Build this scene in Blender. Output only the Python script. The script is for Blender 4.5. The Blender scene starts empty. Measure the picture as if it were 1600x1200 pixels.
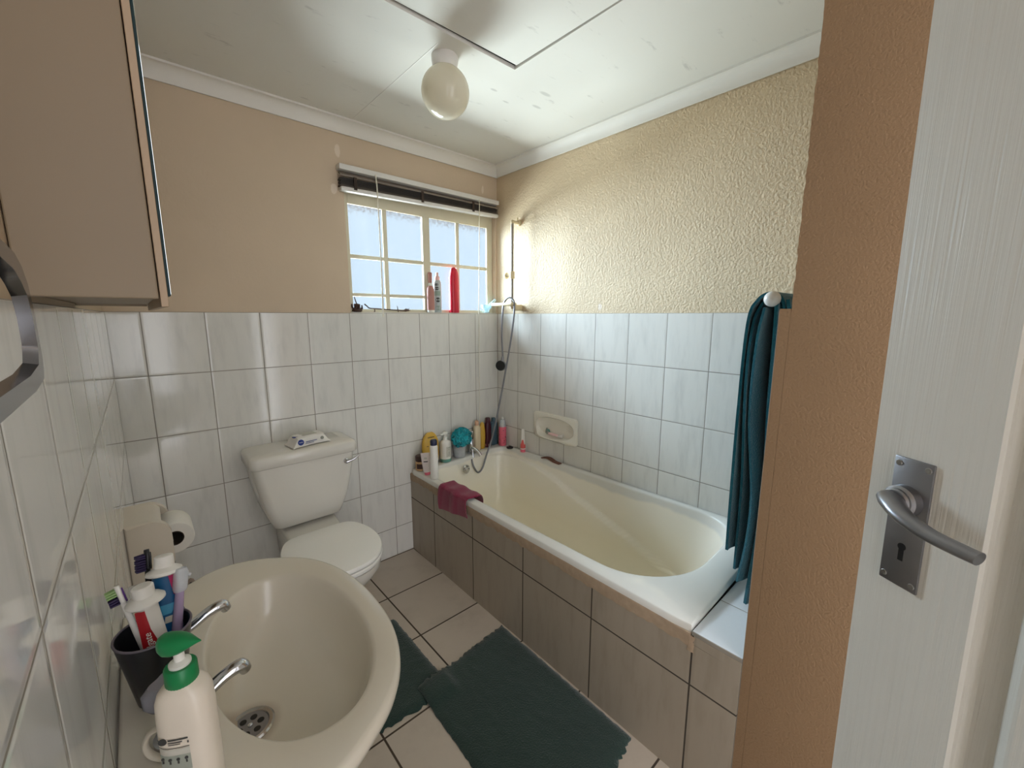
import bpy, bmesh, math, random
from mathutils import Vector, Matrix
random.seed(7)
SC = bpy.context.scene
WORLD, YARD, SKY, EXPO = 0.92, 440.0, 4300.0, 2.25
COL = SC.collection
PI = math.pi

# ------------------------------------------------------------------ materials
def lin(v):
    v = v / 255.0
    return v / 12.92 if v <= 0.04045 else ((v + 0.055) / 1.055) ** 2.4
def rgb(r, g, b): return (lin(r), lin(g), lin(b), 1.0)

class NT:
    """small wrapper around a node tree"""
    def __init__(self, name):
        self.m = bpy.data.materials.new(name); self.m.use_nodes = True
        self.t = self.m.node_tree; self.t.nodes.clear()
        self.out = self.n('ShaderNodeOutputMaterial')
    def n(self, typ, **kw):
        nd = self.t.nodes.new(typ)
        for k, v in kw.items(): setattr(nd, k, v)
        return nd
    def l(self, a, b): self.t.links.new(a, b)
    def put(self, sock, v):
        if isinstance(v, bpy.types.NodeSocket): self.l(v, sock)
        else: sock.default_value = v
    def math(self, op, a, b=0.0, c=0.0, clamp=False):
        nd = self.n('ShaderNodeMath', operation=op, use_clamp=clamp)
        for i, v in enumerate((a, b, c)): self.put(nd.inputs[i], v)
        return nd.outputs[0]
    def mix(self, f, a, b):
        nd = self.n('ShaderNodeMix', data_type='RGBA')
        self.put(nd.inputs[0], f); self.put(nd.inputs[6], a); self.put(nd.inputs[7], b)
        return nd.outputs[2]
    def pos(self):
        g = self.n('ShaderNodeNewGeometry'); s = self.n('ShaderNodeSeparateXYZ')
        self.l(g.outputs['Position'], s.inputs[0]); return g.outputs['Position'], s.outputs
    def obj(self):
        g = self.n('ShaderNodeTexCoord'); s = self.n('ShaderNodeSeparateXYZ')
        self.l(g.outputs['Object'], s.inputs[0]); return g.outputs['Object'], s.outputs
    def noise(self, vec, scale, detail=3.0, rough=0.5):
        nd = self.n('ShaderNodeTexNoise'); nd.inputs['Scale'].default_value = scale
        nd.inputs['Detail'].default_value = detail; nd.inputs['Roughness'].default_value = rough
        if vec is not None: self.l(vec, nd.inputs['Vector'])
        return nd.outputs['Fac']
    def ramp(self, f, a, b):
        nd = self.n('ShaderNodeMapRange'); nd.interpolation_type = 'SMOOTHSTEP'
        self.put(nd.inputs[0], f); nd.inputs[1].default_value = a; nd.inputs[2].default_value = b
        return nd.outputs[0]
    def vscale(self, vec, s, rot=(0, 0, 0)):
        nd = self.n('ShaderNodeMapping'); self.l(vec, nd.inputs[0])
        nd.inputs['Scale'].default_value = s; nd.inputs['Rotation'].default_value = rot
        return nd.outputs[0]
    def bsdf(self, color, rough=0.5, metal=0.0, spec=0.5, height=None, bump=0.3, dist=0.002, **kw):
        p = self.n('ShaderNodeBsdfPrincipled')
        self.put(p.inputs['Base Color'], color); self.put(p.inputs['Roughness'], rough)
        p.inputs['Metallic'].default_value = metal
        p.inputs['Specular IOR Level'].default_value = spec
        for k, v in kw.items(): p.inputs[k.replace('_', ' ')].default_value = v
        if height is not None:
            b = self.n('ShaderNodeBump'); b.inputs['Strength'].default_value = bump
            b.inputs['Distance'].default_value = dist
            self.l(height, b.inputs['Height']); self.l(b.outputs[0], p.inputs['Normal'])
        self.l(p.outputs[0], self.out.inputs[0]); return p

def plain(name, col, rough=0.5, metal=0.0, var=0.06, scale=25.0, bump=0.0, **kw):
    t = NT(name); v, _ = t.obj(); n = t.noise(v, scale)
    dark = tuple(c * (1 - var) for c in col[:3]) + (1,)
    lite = tuple(min(1, c * (1 + var)) for c in col[:3]) + (1,)
    if bump: t.bsdf(t.mix(n, dark, lite), rough, metal, height=n, bump=bump, **kw)
    else: t.bsdf(t.mix(n, dark, lite), rough, metal, **kw)
    return t.m

def tile_mat(name, ua, u0, us, z0, zs, va='Z', base=(222, 219, 212), grout=(150, 143, 132), gw=0.0021,
             rough=0.1, streak=0.28, bump=0.25, vein=(168, 167, 163), gdirt=0.5, wob=0.0):
    """glazed tile grid on the plane spanned by axes ua and va"""
    t = NT(name); P, xyz = t.pos(); ix = {'X': 0, 'Y': 1, 'Z': 2}
    u = t.math('DIVIDE', t.math('SUBTRACT', xyz[ix[ua]], u0), us)
    v = t.math('DIVIDE', t.math('SUBTRACT', xyz[ix[va]], z0), zs)
    fu = t.math('FRACT', u); fv = t.math('FRACT', v)
    du = t.math('MULTIPLY', t.math('MINIMUM', fu, t.math('SUBTRACT', 1.0, fu)), us)
    dv = t.math('MULTIPLY', t.math('MINIMUM', fv, t.math('SUBTRACT', 1.0, fv)), zs)
    d = t.math('MINIMUM', du, dv)
    g = t.ramp(d, gw * 0.6, gw * 1.05)
    pillow = t.ramp(d, gw * 0.6, gw * 4.0)
    # each tile its own tone
    cell = t.n('ShaderNodeCombineXYZ')
    t.l(t.math('FLOOR', u), cell.inputs[0]); t.l(t.math('FLOOR', v), cell.inputs[1])
    wn = t.n('ShaderNodeTexWhiteNoise', noise_dimensions='2D'); t.l(cell.outputs[0], wn.inputs['Vector'])
    # diagonal marbled streaks
    rot = {'X': (0, 0.3, 0), 'Y': (-0.3, 0, 0)}[ua] if va == 'Z' else (0, 0, 0.5)
    sv = t.vscale(P, (26, 26, 5) if va == 'Z' else (9, 9, 9), rot)
    off = t.n('ShaderNodeVectorMath', operation='ADD'); t.l(sv, off.inputs[0])
    sc = t.n('ShaderNodeVectorMath', operation='SCALE'); t.l(wn.outputs['Color'], sc.inputs[0]); sc.inputs['Scale'].default_value = 40
    t.l(sc.outputs[0], off.inputs[1])
    s = t.noise(off.outputs[0], 1.0, 4.0, 0.6)
    s = t.math('MULTIPLY', t.ramp(s, 0.42, 0.80), streak)
    c = t.mix(s, rgb(*base), rgb(*vein))
    c = t.mix(t.math('MULTIPLY', wn.outputs['Value'], 0.10), c, rgb(*[int(q * 0.86) for q in base]))
    gn = t.noise(P, 3.0, 4.0, 0.6)
    gc = t.mix(t.math('MULTIPLY', t.ramp(gn, 0.4, 0.65), gdirt), rgb(*grout), rgb(*[int(q * 0.62) for q in grout]))
    col = t.mix(g, gc, c)
    r = t.math('ADD', t.math('MULTIPLY', t.math('SUBTRACT', 1.0, g), 0.6), rough)
    wave = t.noise(P, 9.0, 1.0)
    h = t.math('ADD', pillow, t.math('MULTIPLY', wave, wob))
    t.bsdf(col, r, height=h, bump=bump, dist=0.0015, spec=0.5)
    return t.m

M = {}
M['tile_back'] = tile_mat('glazed white wall tile back', 'X', -0.1835, 0.2, 1.4192, 0.249)
M['tile_right'] = tile_mat('glazed white wall tile right', 'Y', -0.2045, 0.2, 1.4192, 0.249, rough=0.12)
M['tile_left'] = tile_mat('glazed white wall tile left', 'Y', -1.70, 0.2, 1.4192, 0.249, base=(234, 232, 228), rough=0.07, wob=0.25)
M['tile_stub'] = tile_mat('glazed white wall tile stub', 'X', -0.70, 0.2, 1.4192, 0.249)
M['tile_ledge'] = tile_mat('glazed white ledge tile', 'X', -0.50, 0.2, -1.69, 0.25, va='Y', base=(212, 214, 216))
M['tile_floor'] = tile_mat('beige floor tile', 'X', -1.004, 0.325, -0.331, 0.3255, va='Y', base=(190, 177, 161), vein=(170, 157, 141),
                           grout=(70, 58, 46), gw=0.0042, rough=0.35, streak=0.6, bump=0.3)
M['tile_panel'] = tile_mat('grey bath panel tile', 'Y', -0.262, 0.3615, 0.3315, 0.5, base=(160, 148, 132), vein=(140, 128, 112),
                           grout=(66, 58, 50), gw=0.0032, rough=0.4, streak=0.6, bump=0.3)

def plaster(name, base, rough_scale=140.0, bump=0.5, patches=(), ax=0, var=0.05):
    t = NT(name); P, xyz = t.pos()
    n1 = t.noise(P, rough_scale, 2.0, 0.55); n2 = t.noise(P, 2.2, 3.0)
    c = t.mix(n2, rgb(*[int(q * (1 - var)) for q in base]), rgb(*[min(255, int(q * (1 + var))) for q in base]))
    for (a, z, ra, rz) in patches:          # pale filler patches left on the paint
        da = t.math('DIVIDE', t.math('SUBTRACT', xyz[ax], a), ra)
        dz = t.math('DIVIDE', t.math('SUBTRACT', xyz[2], z), rz)
        dd = t.math('ADD', t.math('MULTIPLY', da, da), t.math('MULTIPLY', dz, dz))
        dd = t.math('ADD', dd, t.math('MULTIPLY', t.math('SUBTRACT', t.noise(P, 45.0, 2.0), 0.5), 1.2))
        c = t.mix(t.math('SUBTRACT', 1.0, t.ramp(dd, 0.6, 1.0)), c, rgb(222, 206, 188))
    t.bsdf(c, 0.62, height=n1, bump=bump, dist=0.004, spec=0.3)
    return t.m
M['paint_back'] = plaster('beige paint back', (206, 186, 161), 90, 0.25,
                          patches=((-0.99, 2.185, 0.014, 0.035), (-1.018, 2.01, 0.018, 0.026), (-0.108, 2.178, 0.010, 0.026)))
M['paint_right'] = plaster('beige stippled paint right', (211, 190, 158), 105, 0.9, patches=((-0.823, 1.452, 0.014, 0.02),), ax=1)
M['paint_left'] = plaster('beige paint left', (192, 171, 145), 90, 0.3)
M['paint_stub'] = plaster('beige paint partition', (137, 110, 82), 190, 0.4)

def ceiling_mat(nm='ceiling'):
    t = NT(nm); P, xyz = t.pos()
    n = t.noise(P, 1.3, 3.0)
    c = t.mix(n, rgb(214, 211, 203), rgb(226, 223, 214))
    d = t.noise(t.vscale(P, (3, 9, 1)), 3.0, 4.0, 0.6)
    c = t.mix(t.math('MULTIPLY', t.ramp(d, 0.62, 0.75), 0.35), c, rgb(150, 146, 140))
    for (a, b, ra, rb) in ((-0.42, -0.82, 0.035, 0.012), (-0.37, -0.72, 0.03, 0.01), (-0.60, -0.70, 0.02, 0.008), (-0.50, -0.66, 0.02, 0.006)):
        da = t.math('DIVIDE', t.math('SUBTRACT', xyz[0], a), ra); db = t.math('DIVIDE', t.math('SUBTRACT', xyz[1], b), rb)
        dd = t.math('ADD', t.math('MULTIPLY', da, da), t.math('MULTIPLY', db, db))
        c = t.mix(t.math('MULTIPLY', t.math('SUBTRACT', 1.0, t.ramp(dd, 0.2, 1.2)), 0.35), c, rgb(140, 136, 130))
    t.bsdf(c, 0.7, height=t.noise(P, 30.0, 2.0), bump=0.05, spec=0.25)
    return t.m
M['ceiling'] = ceiling_mat()
M['cornice'] = plain('white cornice', rgb(228, 224, 216), 0.6, var=0.03, scale=4)
M['dark_gap'] = plain('dark light-blocking box', rgb(40, 36, 32), 0.9)
M['cream_frame'] = plain('cream painted steel', rgb(208, 200, 176), 0.4, var=0.05, scale=14)

def pane_mat():
    t = NT('dimming obscured glass'); P, xyz = t.pos()
    n = t.noise(P, 60.0, 3.0, 0.6); n2 = t.noise(t.vscale(P, (9, 9, 3)), 1.0, 4.0, 0.65)
    # grime band along the head of the panes, and runs of dirt
    top = t.ramp(t.math('ADD', xyz[2], t.math('MULTIPLY', t.math('SUBTRACT', n, 0.5), 0.10)), 1.915, 1.985)
    runs = t.ramp(t.noise(t.vscale(P, (40, 40, 5)), 1.0, 3.0, 0.6), 0.69, 0.76)
    dirt = t.math('MAXIMUM', t.math('MULTIPLY', top, t.math('MULTIPLY_ADD', n, 0.7, 0.15)), t.math('MULTIPLY', runs, 0.35))
    tr = t.n('ShaderNodeBsdfTransparent'); t.put(tr.inputs[0], t.mix(dirt, t.mix(n2, (0.36, 0.41, 0.443, 1), (0.40, 0.438, 0.457, 1)), (0.22, 0.19, 0.165, 1)))  # overall tint added to dim the sky behind; dirt mixed over it
    tl = t.n('ShaderNodeBsdfTranslucent'); t.put(tl.inputs[0], t.mix(dirt, (0.45, 0.5, 0.54, 1), (0.30, 0.26, 0.22, 1)))
    gl = t.n('ShaderNodeBsdfGlossy'); gl.inputs['Roughness'].default_value = 0.25
    m1 = t.n('ShaderNodeMixShader'); m1.inputs[0].default_value = 0.004; t.l(tr.outputs[0], m1.inputs[1]); t.l(tl.outputs[0], m1.inputs[2])
    m2 = t.n('ShaderNodeMixShader'); m2.inputs[0].default_value = 0.015; t.l(m1.outputs[0], m2.inputs[1]); t.l(gl.outputs[0], m2.inputs[2])
    t.l(m2.outputs[0], t.out.inputs[0]); return t.m
M['pane'] = pane_mat()

M['chrome'] = plain('chrome', rgb(205, 206, 210), 0.12, 1.0, var=0.03)
M['satin'] = plain('satin aluminium', rgb(150, 150, 154), 0.38, 1.0, var=0.06, scale=60)
M['ring_chrome'] = plain('darkened chrome', rgb(118, 118, 122), 0.16, 1.0, var=0.05)  # base colour darkened to stand in for the dark surroundings it reflects
M['steel'] = plain('brushed steel', rgb(170, 170, 170), 0.28, 1.0, var=0.08)
M['ceramic'] = plain('white ceramic', rgb(222, 217, 207), 0.13, var=0.02, scale=3)
M['ceramic_dish'] = plain('ivory ceramic', rgb(228, 222, 208), 0.15, var=0.02, scale=3)
M['ceramic_warm'] = plain('cream ceramic', rgb(216, 205, 188), 0.18, var=0.02, scale=3)
M['seat'] = plain('white plastic seat', rgb(243, 240, 233), 0.25, var=0.02, scale=3)
def basin_mat():
    t = NT('washbasin glaze'); v, s = t.obj()
    n = t.noise(v, 5.0, 3.0)
    c = t.mix(n, rgb(214, 205, 188), rgb(220, 212, 196))
    # rusty stain ring round the waste
    dx = t.math('SUBTRACT', s[0], 0.148); dy = t.math('ADD', s[1], 0.012)
    r = t.math('SQRT', t.math('ADD', t.math('MULTIPLY', dx, dx), t.math('MULTIPLY', dy, dy)))
    st = t.math('SUBTRACT', 1.0, t.ramp(t.math('ADD', r, t.math('MULTIPLY', n, 0.02)), 0.042, 0.062))
    low = t.math('SUBTRACT', 1.0, t.ramp(s[2], -0.11, -0.085))
    c = t.mix(t.math('MULTIPLY', t.math('MULTIPLY', st, low), 0.5), c, rgb(140, 112, 88))
    t.bsdf(c, 0.16, spec=0.5); return t.m
M['basin'] = basin_mat()
def bath_mat():
    t = NT('bath enamel'); v, s = t.obj()
    n = t.noise(v, 2.2, 4.0, 0.6)
    z = t.math('ADD', s[2], t.math('MULTIPLY', t.math('SUBTRACT', n, 0.5), 0.10))
    f = t.math('SUBTRACT', 1.0, t.ramp(z, 0.18, 0.50))
    # inside colour lightened to offset the low light there; yellowed lower part
    inside = t.math('MULTIPLY', t.ramp(s[0], -0.668, -0.62), t.math('SUBTRACT', 1.0, t.ramp(z, 0.495, 0.515)))
    c = t.mix(inside, rgb(222, 219, 211), rgb(244, 237, 222))
    c = t.mix(t.math('MULTIPLY', f, 0.7), c, rgb(246, 234, 203))
    t.bsdf(c, 0.2, spec=0.5); return t.m
M['bath'] = bath_mat()
M['cement'] = plain('rough cement fillet', rgb(168, 146, 122), 0.9, var=0.2, scale=40, bump=0.6)

def door_mat():
    t = NT('white woodgrain door'); v, s = t.obj()
    g = t.noise(t.vscale(v, (1, 190, 2.6)), 1.0, 3.0, 0.6)
    g2 = t.noise(t.vscale(v, (1, 420, 5)), 1.0, 2.0)
    h = t.math('ADD', g, t.math('MULTIPLY', g2, 0.4))
    c = t.mix(g, rgb(212, 208, 198), rgb(222, 219, 211))
    t.bsdf(c, 0.42, height=h, bump=0.5, dist=0.002, spec=0.4); return t.m
M['door'] = door_mat()
M['cab'] = plain('beige painted cabinet', rgb(138, 120, 96), 0.5, var=0.04, scale=4)
M['cab_edge'] = plain('raw beige door edge', rgb(176, 152, 126), 0.55, var=0.06, scale=20)
M['mirror'] = plain('mirror glass', rgb(215, 225, 225), 0.03, 1.0, var=0.0)
M['mirror_edge'] = plain('dark green mirror edge', rgb(26, 48, 50), 0.45, var=0.0, spec=0.2)
def globe_mat():
    t = NT('opal glass'); v, s = t.obj()
    c = t.mix(t.noise(v, 8.0), rgb(222, 214, 196), rgb(230, 223, 206))
    pb = t.bsdf(c, 0.1, spec=0.6); tl = t.n('ShaderNodeBsdfTranslucent'); t.l(c, tl.inputs[0])
    ms = t.n('ShaderNodeMixShader'); ms.inputs[0].default_value = 0.4; t.l(pb.outputs[0], ms.inputs[1]); t.l(tl.outputs[0], ms.inputs[2])
    t.l(ms.outputs[0], t.out.inputs[0]); return t.m
M['globe'] = globe_mat()
def terry(name, a, b, scale=260, bump=0.9, rough=0.95):
    t = NT(name); v, s = t.obj()
    n = t.noise(v, scale, 2.0, 0.7); n2 = t.noise(v, 7.0, 4.0, 0.65)
    c = t.mix(t.math('ADD', t.math('MULTIPLY', n, 0.45), t.math('MULTIPLY', n2, 0.55)), a, b)
    t.bsdf(c, rough, height=n, bump=bump, dist=0.004, spec=0.15, Sheen_Weight=0.35); return t.m
M['towel'] = terry('teal terry towel', rgb(6, 66, 80), rgb(24, 104, 118))
M['mat'] = terry('dark green bath mat pile', rgb(26, 44, 40), rgb(50, 70, 62), 190)
M['cloth'] = terry('crimson face cloth', rgb(112, 14, 48), rgb(150, 30, 70))
M['plastic_cream'] = plain('cream plastic', rgb(214, 196, 158), 0.4)
M['black'] = plain('black plastic', rgb(22, 22, 24), 0.35)
M['cup_black'] = plain('black tumbler plastic', rgb(30, 30, 34), 0.3)
M['cup_rim'] = plain('worn grey tumbler rim', rgb(104, 96, 104), 0.4)
def clear(name, tint, alpha=0.55, rough=0.12):
    t = NT(name)
    tr = t.n('ShaderNodeBsdfTransparent'); tr.inputs[0].default_value = tint
    p = t.n('ShaderNodeBsdfPrincipled'); p.inputs['Base Color'].default_value = tint; p.inputs['Roughness'].default_value = rough
    v, s = t.obj(); m = t.n('ShaderNodeMixShader')
    t.l(t.math('ADD', t.math('MULTIPLY', t.noise(v, 40.0), 0.2), 1 - alpha - 0.1), m.inputs[0])
    t.l(tr.outputs[0], m.inputs[1]); t.l(p.outputs[0], m.inputs[2]); t.l(m.outputs[0], t.out.inputs[0]); return t.m
M['clear'] = clear('clear plastic', (0.86, 0.88, 0.9, 1), 0.55)
M['clear_purple'] = clear('clear purple plastic', (0.55, 0.42, 0.62, 1), 0.35)
M['acrylic'] = clear('grey acrylic', (0.42, 0.41, 0.46, 1), 0.45, 0.06)
M['glass_blue'] = clear('pale blue glass', (0.80, 0.93, 0.96, 1), 0.5)
for nm, col, r in (
    ('white', (226, 222, 214), .35), ('soap_white', (222, 210, 194), .3), ('green', (0, 122, 66), .4), ('purple', (84, 36, 120), .4),
    ('dark_purple', (52, 30, 96), .45), ('red', (168, 24, 34), .4), ('bottle_red', (204, 22, 52), .3), ('pink', (226, 104, 124), .4),
    ('pale_pink', (232, 190, 186), .45), ('toothblue', (20, 84, 130), .35), ('toothblue_light', (70, 150, 186), .35), ('magenta', (170, 40, 90), .35),
    ('navy', (30, 34, 66), .35), ('yellow', (206, 164, 62), .4), ('gold', (190, 140, 44), .35), ('brown_lid', (70, 46, 40), .4), ('tan', (196, 158, 112), .45),
    ('cream', (222, 204, 172), .4), ('peach', (214, 168, 138), .45), ('maroon', (70, 18, 34), .3), ('slate', (70, 92, 104), .4), ('teal_band', (96, 152, 138), .5),
    ('grey_green', (156, 160, 148), .45), ('print_dark', (58, 58, 56), .6), ('print_grey', (140, 142, 132), .6), ('print_pale', (196, 192, 180), .6), ('print_green', (112, 124, 108), .6),
    ('nblue', (22, 48, 128), .4), ('brown', (112, 70, 54), .7), ('twig', (74, 54, 44), .85), ('rose', (176, 122, 112), .4), ('sage', (150, 168, 156), .45), ('pinkprint', (216, 92, 88), .5),
    ('slat', (128, 116, 104), .45), ('slat_dark', (84, 78, 76), .5), ('rail_white', (218, 214, 208), .35), ('cord', (226, 220, 204), .7), ('tissue', (232, 228, 220), .9),
    ('card', (60, 48, 40), .9), ('bristle_green', (140, 168, 110), .7), ('bristle_dark', (44, 32, 70), .7), ('hair_grey', (104, 96, 90), .5), ('grey_bottle', (186, 196, 196), .4), ('handle_brown', (150, 134, 122), .5)):
    M[nm] = plain(nm.replace('_', ' '), rgb(*col), r, var=0.05)
def loofah_mat():
    t = NT('teal bath sponge net'); v, s = t.obj()
    c = t.mix(t.noise(v, 60.0, 3.0), rgb(4, 128, 140), rgb(40, 186, 196))
    t.bsdf(c, 0.6, spec=0.3, Sheen_Weight=0.3); return t.m
M['loofah'] = loofah_mat()

# ------------------------------------------------------------------ mesh helpers
def new_bm(): return bmesh.new()
def obj(name, bm, mat, parent=None, smooth=True, loc=None, sharp=40.0):
    me = bpy.data.meshes.new(name)
    bmesh.ops.recalc_face_normals(bm, faces=bm.faces[:])
    if smooth:
        for f in bm.faces: f.smooth = True
        lim = math.radians(sharp)
        for e in bm.edges:
            if len(e.link_faces) == 2:
                e.smooth = e.calc_face_angle(0.0) < lim
    bm.to_mesh(me); bm.free()
    o = bpy.data.objects.new(name, me); COL.objects.link(o)
    for mm in (mat if isinstance(mat, (list, tuple)) else [mat]): me.materials.append(M[mm] if isinstance(mm, str) else mm)
    if parent is not None: o.parent = parent
    if loc is not None: o.location = loc
    return o
def thing(name, label, cat, loc=(0, 0, 0), rot=(0, 0, 0), group=None):
    o = bpy.data.objects.new(name, None); COL.objects.link(o); o.empty_display_size = 0.05
    o.location = loc; o.rotation_euler = rot
    return tag(o, label, cat, group)
def tag(o, label, cat, group=None):
    o['label'] = label; o['category'] = cat
    if group: o['group'] = group
    return o
def struct(o, label=None):
    o['kind'] = 'structure'
    if label: o['label'] = label
    return o
def box(bm, x0, x1, y0, y1, z0, z1, bev=0.0, seg=2, mi=0):
    vs = [bm.verts.new((x, y, z)) for x in (x0, x1) for y in (y0, y1) for z in (z0, z1)]
    fs = [bm.faces.new([vs[i] for i in q]) for q in ((0, 1, 3, 2), (4, 6, 7, 5), (0, 4, 5, 1), (2, 3, 7, 6), (0, 2, 6, 4), (1, 5, 7, 3))]
    for f in fs: f.material_index = mi
    if bev:
        es = list({e for f in fs for e in f.edges})
        bmesh.ops.bevel(bm, geom=es, offset=bev, segments=seg, profile=0.5, affect='EDGES')
    return fs
def hexa(bm, pts, bev=0.0, seg=2):
    """pts: 4 bottom (ccw) then 4 top"""
    vs = [bm.verts.new(p) for p in pts]
    fs = [bm.faces.new([vs[i] for i in q]) for q in ((3, 2, 1, 0), (4, 5, 6, 7), (0, 1, 5, 4), (1, 2, 6, 5), (2, 3, 7, 6), (3, 0, 4, 7))]
    if bev: bmesh.ops.bevel(bm, geom=list({e for f in fs for e in f.edges}), offset=bev, segments=seg, profile=0.5, affect='EDGES')
    return fs
def loft(bm, loops, cap0=True, cap1=True, closed=True, mi=0):
    rows = [[bm.verts.new(p) for p in L] for L in loops]
    n = len(rows[0])
    for a, b in zip(rows, rows[1:]):
        for i in range(n if closed else n - 1):
            j = (i + 1) % n
            f = bm.faces.new((a[i], a[j], b[j], b[i])); f.material_index = mi
    if cap0: bm.faces.new(rows[0][::-1]).material_index = mi
    if cap1: bm.faces.new(rows[-1]).material_index = mi
    return rows
def ring(cx, cy, z, rx, ry=None, n=32, p=2.0):
    ry = rx if ry is None else ry; out = []
    for k in range(n):
        a = 2 * PI * k / n; c, s = math.cos(a), math.sin(a)
        out.append((cx + rx * math.copysign(abs(c) ** (2 / p), c), cy + ry * math.copysign(abs(s) ** (2 / p), s), z))
    return out
def lathe(bm, prof, n=32, cx=0.0, cy=0.0, cap0=True, cap1=True, sy=1.0, p=2.0):
    return loft(bm, [ring(cx, cy, z, max(r, 1e-4), max(r, 1e-4) * sy, n, p) for r, z in prof], cap0, cap1)
def smooth_path(pts, m=8):
    pts = [Vector(p) for p in pts]
    if len(pts) < 3: return pts
    P = [pts[0] * 2 - pts[1]] + pts + [pts[-1] * 2 - pts[-2]]
    out = []
    for i in range(1, len(P) - 2):
        for k in range(m):
            t = k / m; a, b, c, d = P[i - 1], P[i], P[i + 1], P[i + 2]
            out.append(0.5 * ((2 * b) + (c - a) * t + (2 * a - 5 * b + 4 * c - d) * t * t + (3 * b - a - 3 * c + d) * t ** 3))
    out.append(pts[-1]); return out
def tube(bm, pts, r, n=12, cap=True, flat=1.0, closed=False, up=None):
    """sweep a circle (or flattened circle) along pts; r may be a list"""
    pts = [Vector(p) for p in pts]; L = len(pts)
    rs = r if isinstance(r, (list, tuple)) else [r] * L
    if len(rs) != L: rs = [rs[min(len(rs) - 1, int(i / (L - 1) * (len(rs) - 1)))] + (rs[min(len(rs) - 1, int(i / (L - 1) * (len(rs) - 1)) + 1)] - rs[min(len(rs) - 1, int(i / (L - 1) * (len(rs) - 1)))]) * ((i / (L - 1) * (len(rs) - 1)) % 1) for i in range(L)]
    def tan(i):
        if closed: return (pts[(i + 1) % L] - pts[i - 1]).normalized()
        return (pts[min(i + 1, L - 1)] - pts[max(i - 1, 0)]).normalized()
    t0 = tan(0); ref = Vector(up) if up else (Vector((0, 0, 1)) if abs(t0.z) < 0.9 else Vector((1, 0, 0)))
    nrm = (ref - t0 * ref.dot(t0)).normalized(); loops = []
    for i in range(L):
        t = tan(i)
        nrm = (nrm - t * nrm.dot(t)).normalized(); b = t.cross(nrm)
        loops.append([pts[i] + nrm * math.cos(2 * PI * k / n) * rs[i] * flat + b * math.sin(2 * PI * k / n) * rs[i] for k in range(n)])
    if closed: loops.append(loops[0]); rows = loft(bm, loops, False, False); bmesh.ops.remove_doubles(bm, verts=rows[0] + rows[-1], dist=1e-6)
    else: loft(bm, loops, cap, cap)
def disc(bm, c, nrm, r, th, n=28, bev=0.0):
    c = Vector(c); nrm = Vector(nrm).normalized()
    a = nrm.orthogonal().normalized(); b = nrm.cross(a)
    prof = [(r, 0), (r, th - bev), (r - bev, th)] if bev else [(r, 0), (r, th)]
    loft(bm, [[c + nrm * h + (a * math.cos(2 * PI * k / n) + b * math.sin(2 * PI * k / n)) * q for k in range(n)] for q, h in prof])
def sphere(bm, c, r, sx=1, sy=1, sz=1, seg=24, rin=14):
    m = Matrix.Translation(c) @ Matrix.Diagonal((r * sx, r * sy, r * sz, 1))
    bmesh.ops.create_uvsphere(bm, u_segments=seg, v_segments=rin, radius=1.0, matrix=m)
def cast(poly, c, ang):
    """distance from c along angle to a star-shaped polygon"""
    d = (math.cos(ang), math.sin(ang)); best = None
    for (x0, y0), (x1, y1) in zip(poly, poly[1:] + poly[:1]):
        ex, ey = x1 - x0, y1 - y0; den = d[0] * ey - d[1] * ex
        if abs(den) < 1e-12: continue
        t = ((x0 - c[0]) * ey - (y0 - c[1]) * ex) / den
        s = ((x0 - c[0]) * d[1] - (y0 - c[1]) * d[0]) / den
        if t > 0 and -1e-9 <= s <= 1 + 1e-9 and (best is None or t < best): best = t
    return best
def rrect(x0, x1, y0, y1, r, n=10):
    """rounded rectangle polygon, r = radii at (x1,y1),(x0,y1),(x0,y0),(x1,y0)"""
    if not isinstance(r, (list, tuple)): r = [r] * 4
    out = []
    for (cx, cy, a0), q in zip(((x1, y1, 0), (x0, y1, 90), (x0, y0, 180), (x1, y0, 270)), r):
        sx = -1 if cx == x1 else 1; sy = -1 if cy == y1 else 1
        for k in range(n + 1):
            a = math.radians(a0 + 90 * k / n)
            out.append((cx + sx * q + q * math.cos(a), cy + sy * q + q * math.sin(a)))
    return out
def prism(bm, poly, z0, z1, bev=0.0):
    """extrude an xy polygon"""
    L = [[(x, y, z0) for x, y in poly], [(x, y, z1) for x, y in poly]]
    r = loft(bm, L)
    if bev:
        es = [e for e in bm.edges if all(abs(v.co.z - z1) < 1e-7 for v in e.verts)]
        bmesh.ops.bevel(bm, geom=es, offset=bev, segments=2, profile=0.5, affect='EDGES')
    return r
def text_mesh(s, size, mat, name, parent, mw, depth=0.0004):
    cu = bpy.data.curves.new(name, 'FONT'); cu.body = s; cu.size = size; cu.align_x = 'CENTER'; cu.align_y = 'CENTER'; cu.extrude = depth
    tmp = bpy.data.objects.new(name, cu); COL.objects.link(tmp)
    bpy.context.view_layer.update()
    dg = bpy.context.evaluated_depsgraph_get()
    me = bpy.data.meshes.new_from_object(tmp.evaluated_get(dg))
    bpy.data.objects.remove(tmp)
    me.transform(mw)
    o = bpy.data.objects.new(name, me); COL.objects.link(o); me.materials.clear(); me.materials.append(M[mat]); o.parent = parent
    return o
# ------------------------------------------------------------------ the room (corner of window wall and bath wall = origin, floor z = 0)
TT = 1.4192            # top of the wall tiles
XL = -1.88             # left wall tile face
YS = -1.84             # bath-end wall tile face
XS = -0.70             # end face of that wall
CH = 2.323             # ceiling
ZB = -2.75             # doorway wall

b = new_bm(); box(b, -2.6, 0.2, -3.6, 0.2, -0.12, 0.0)
struct(obj('floor', b, 'tile_floor', smooth=False))

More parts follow.
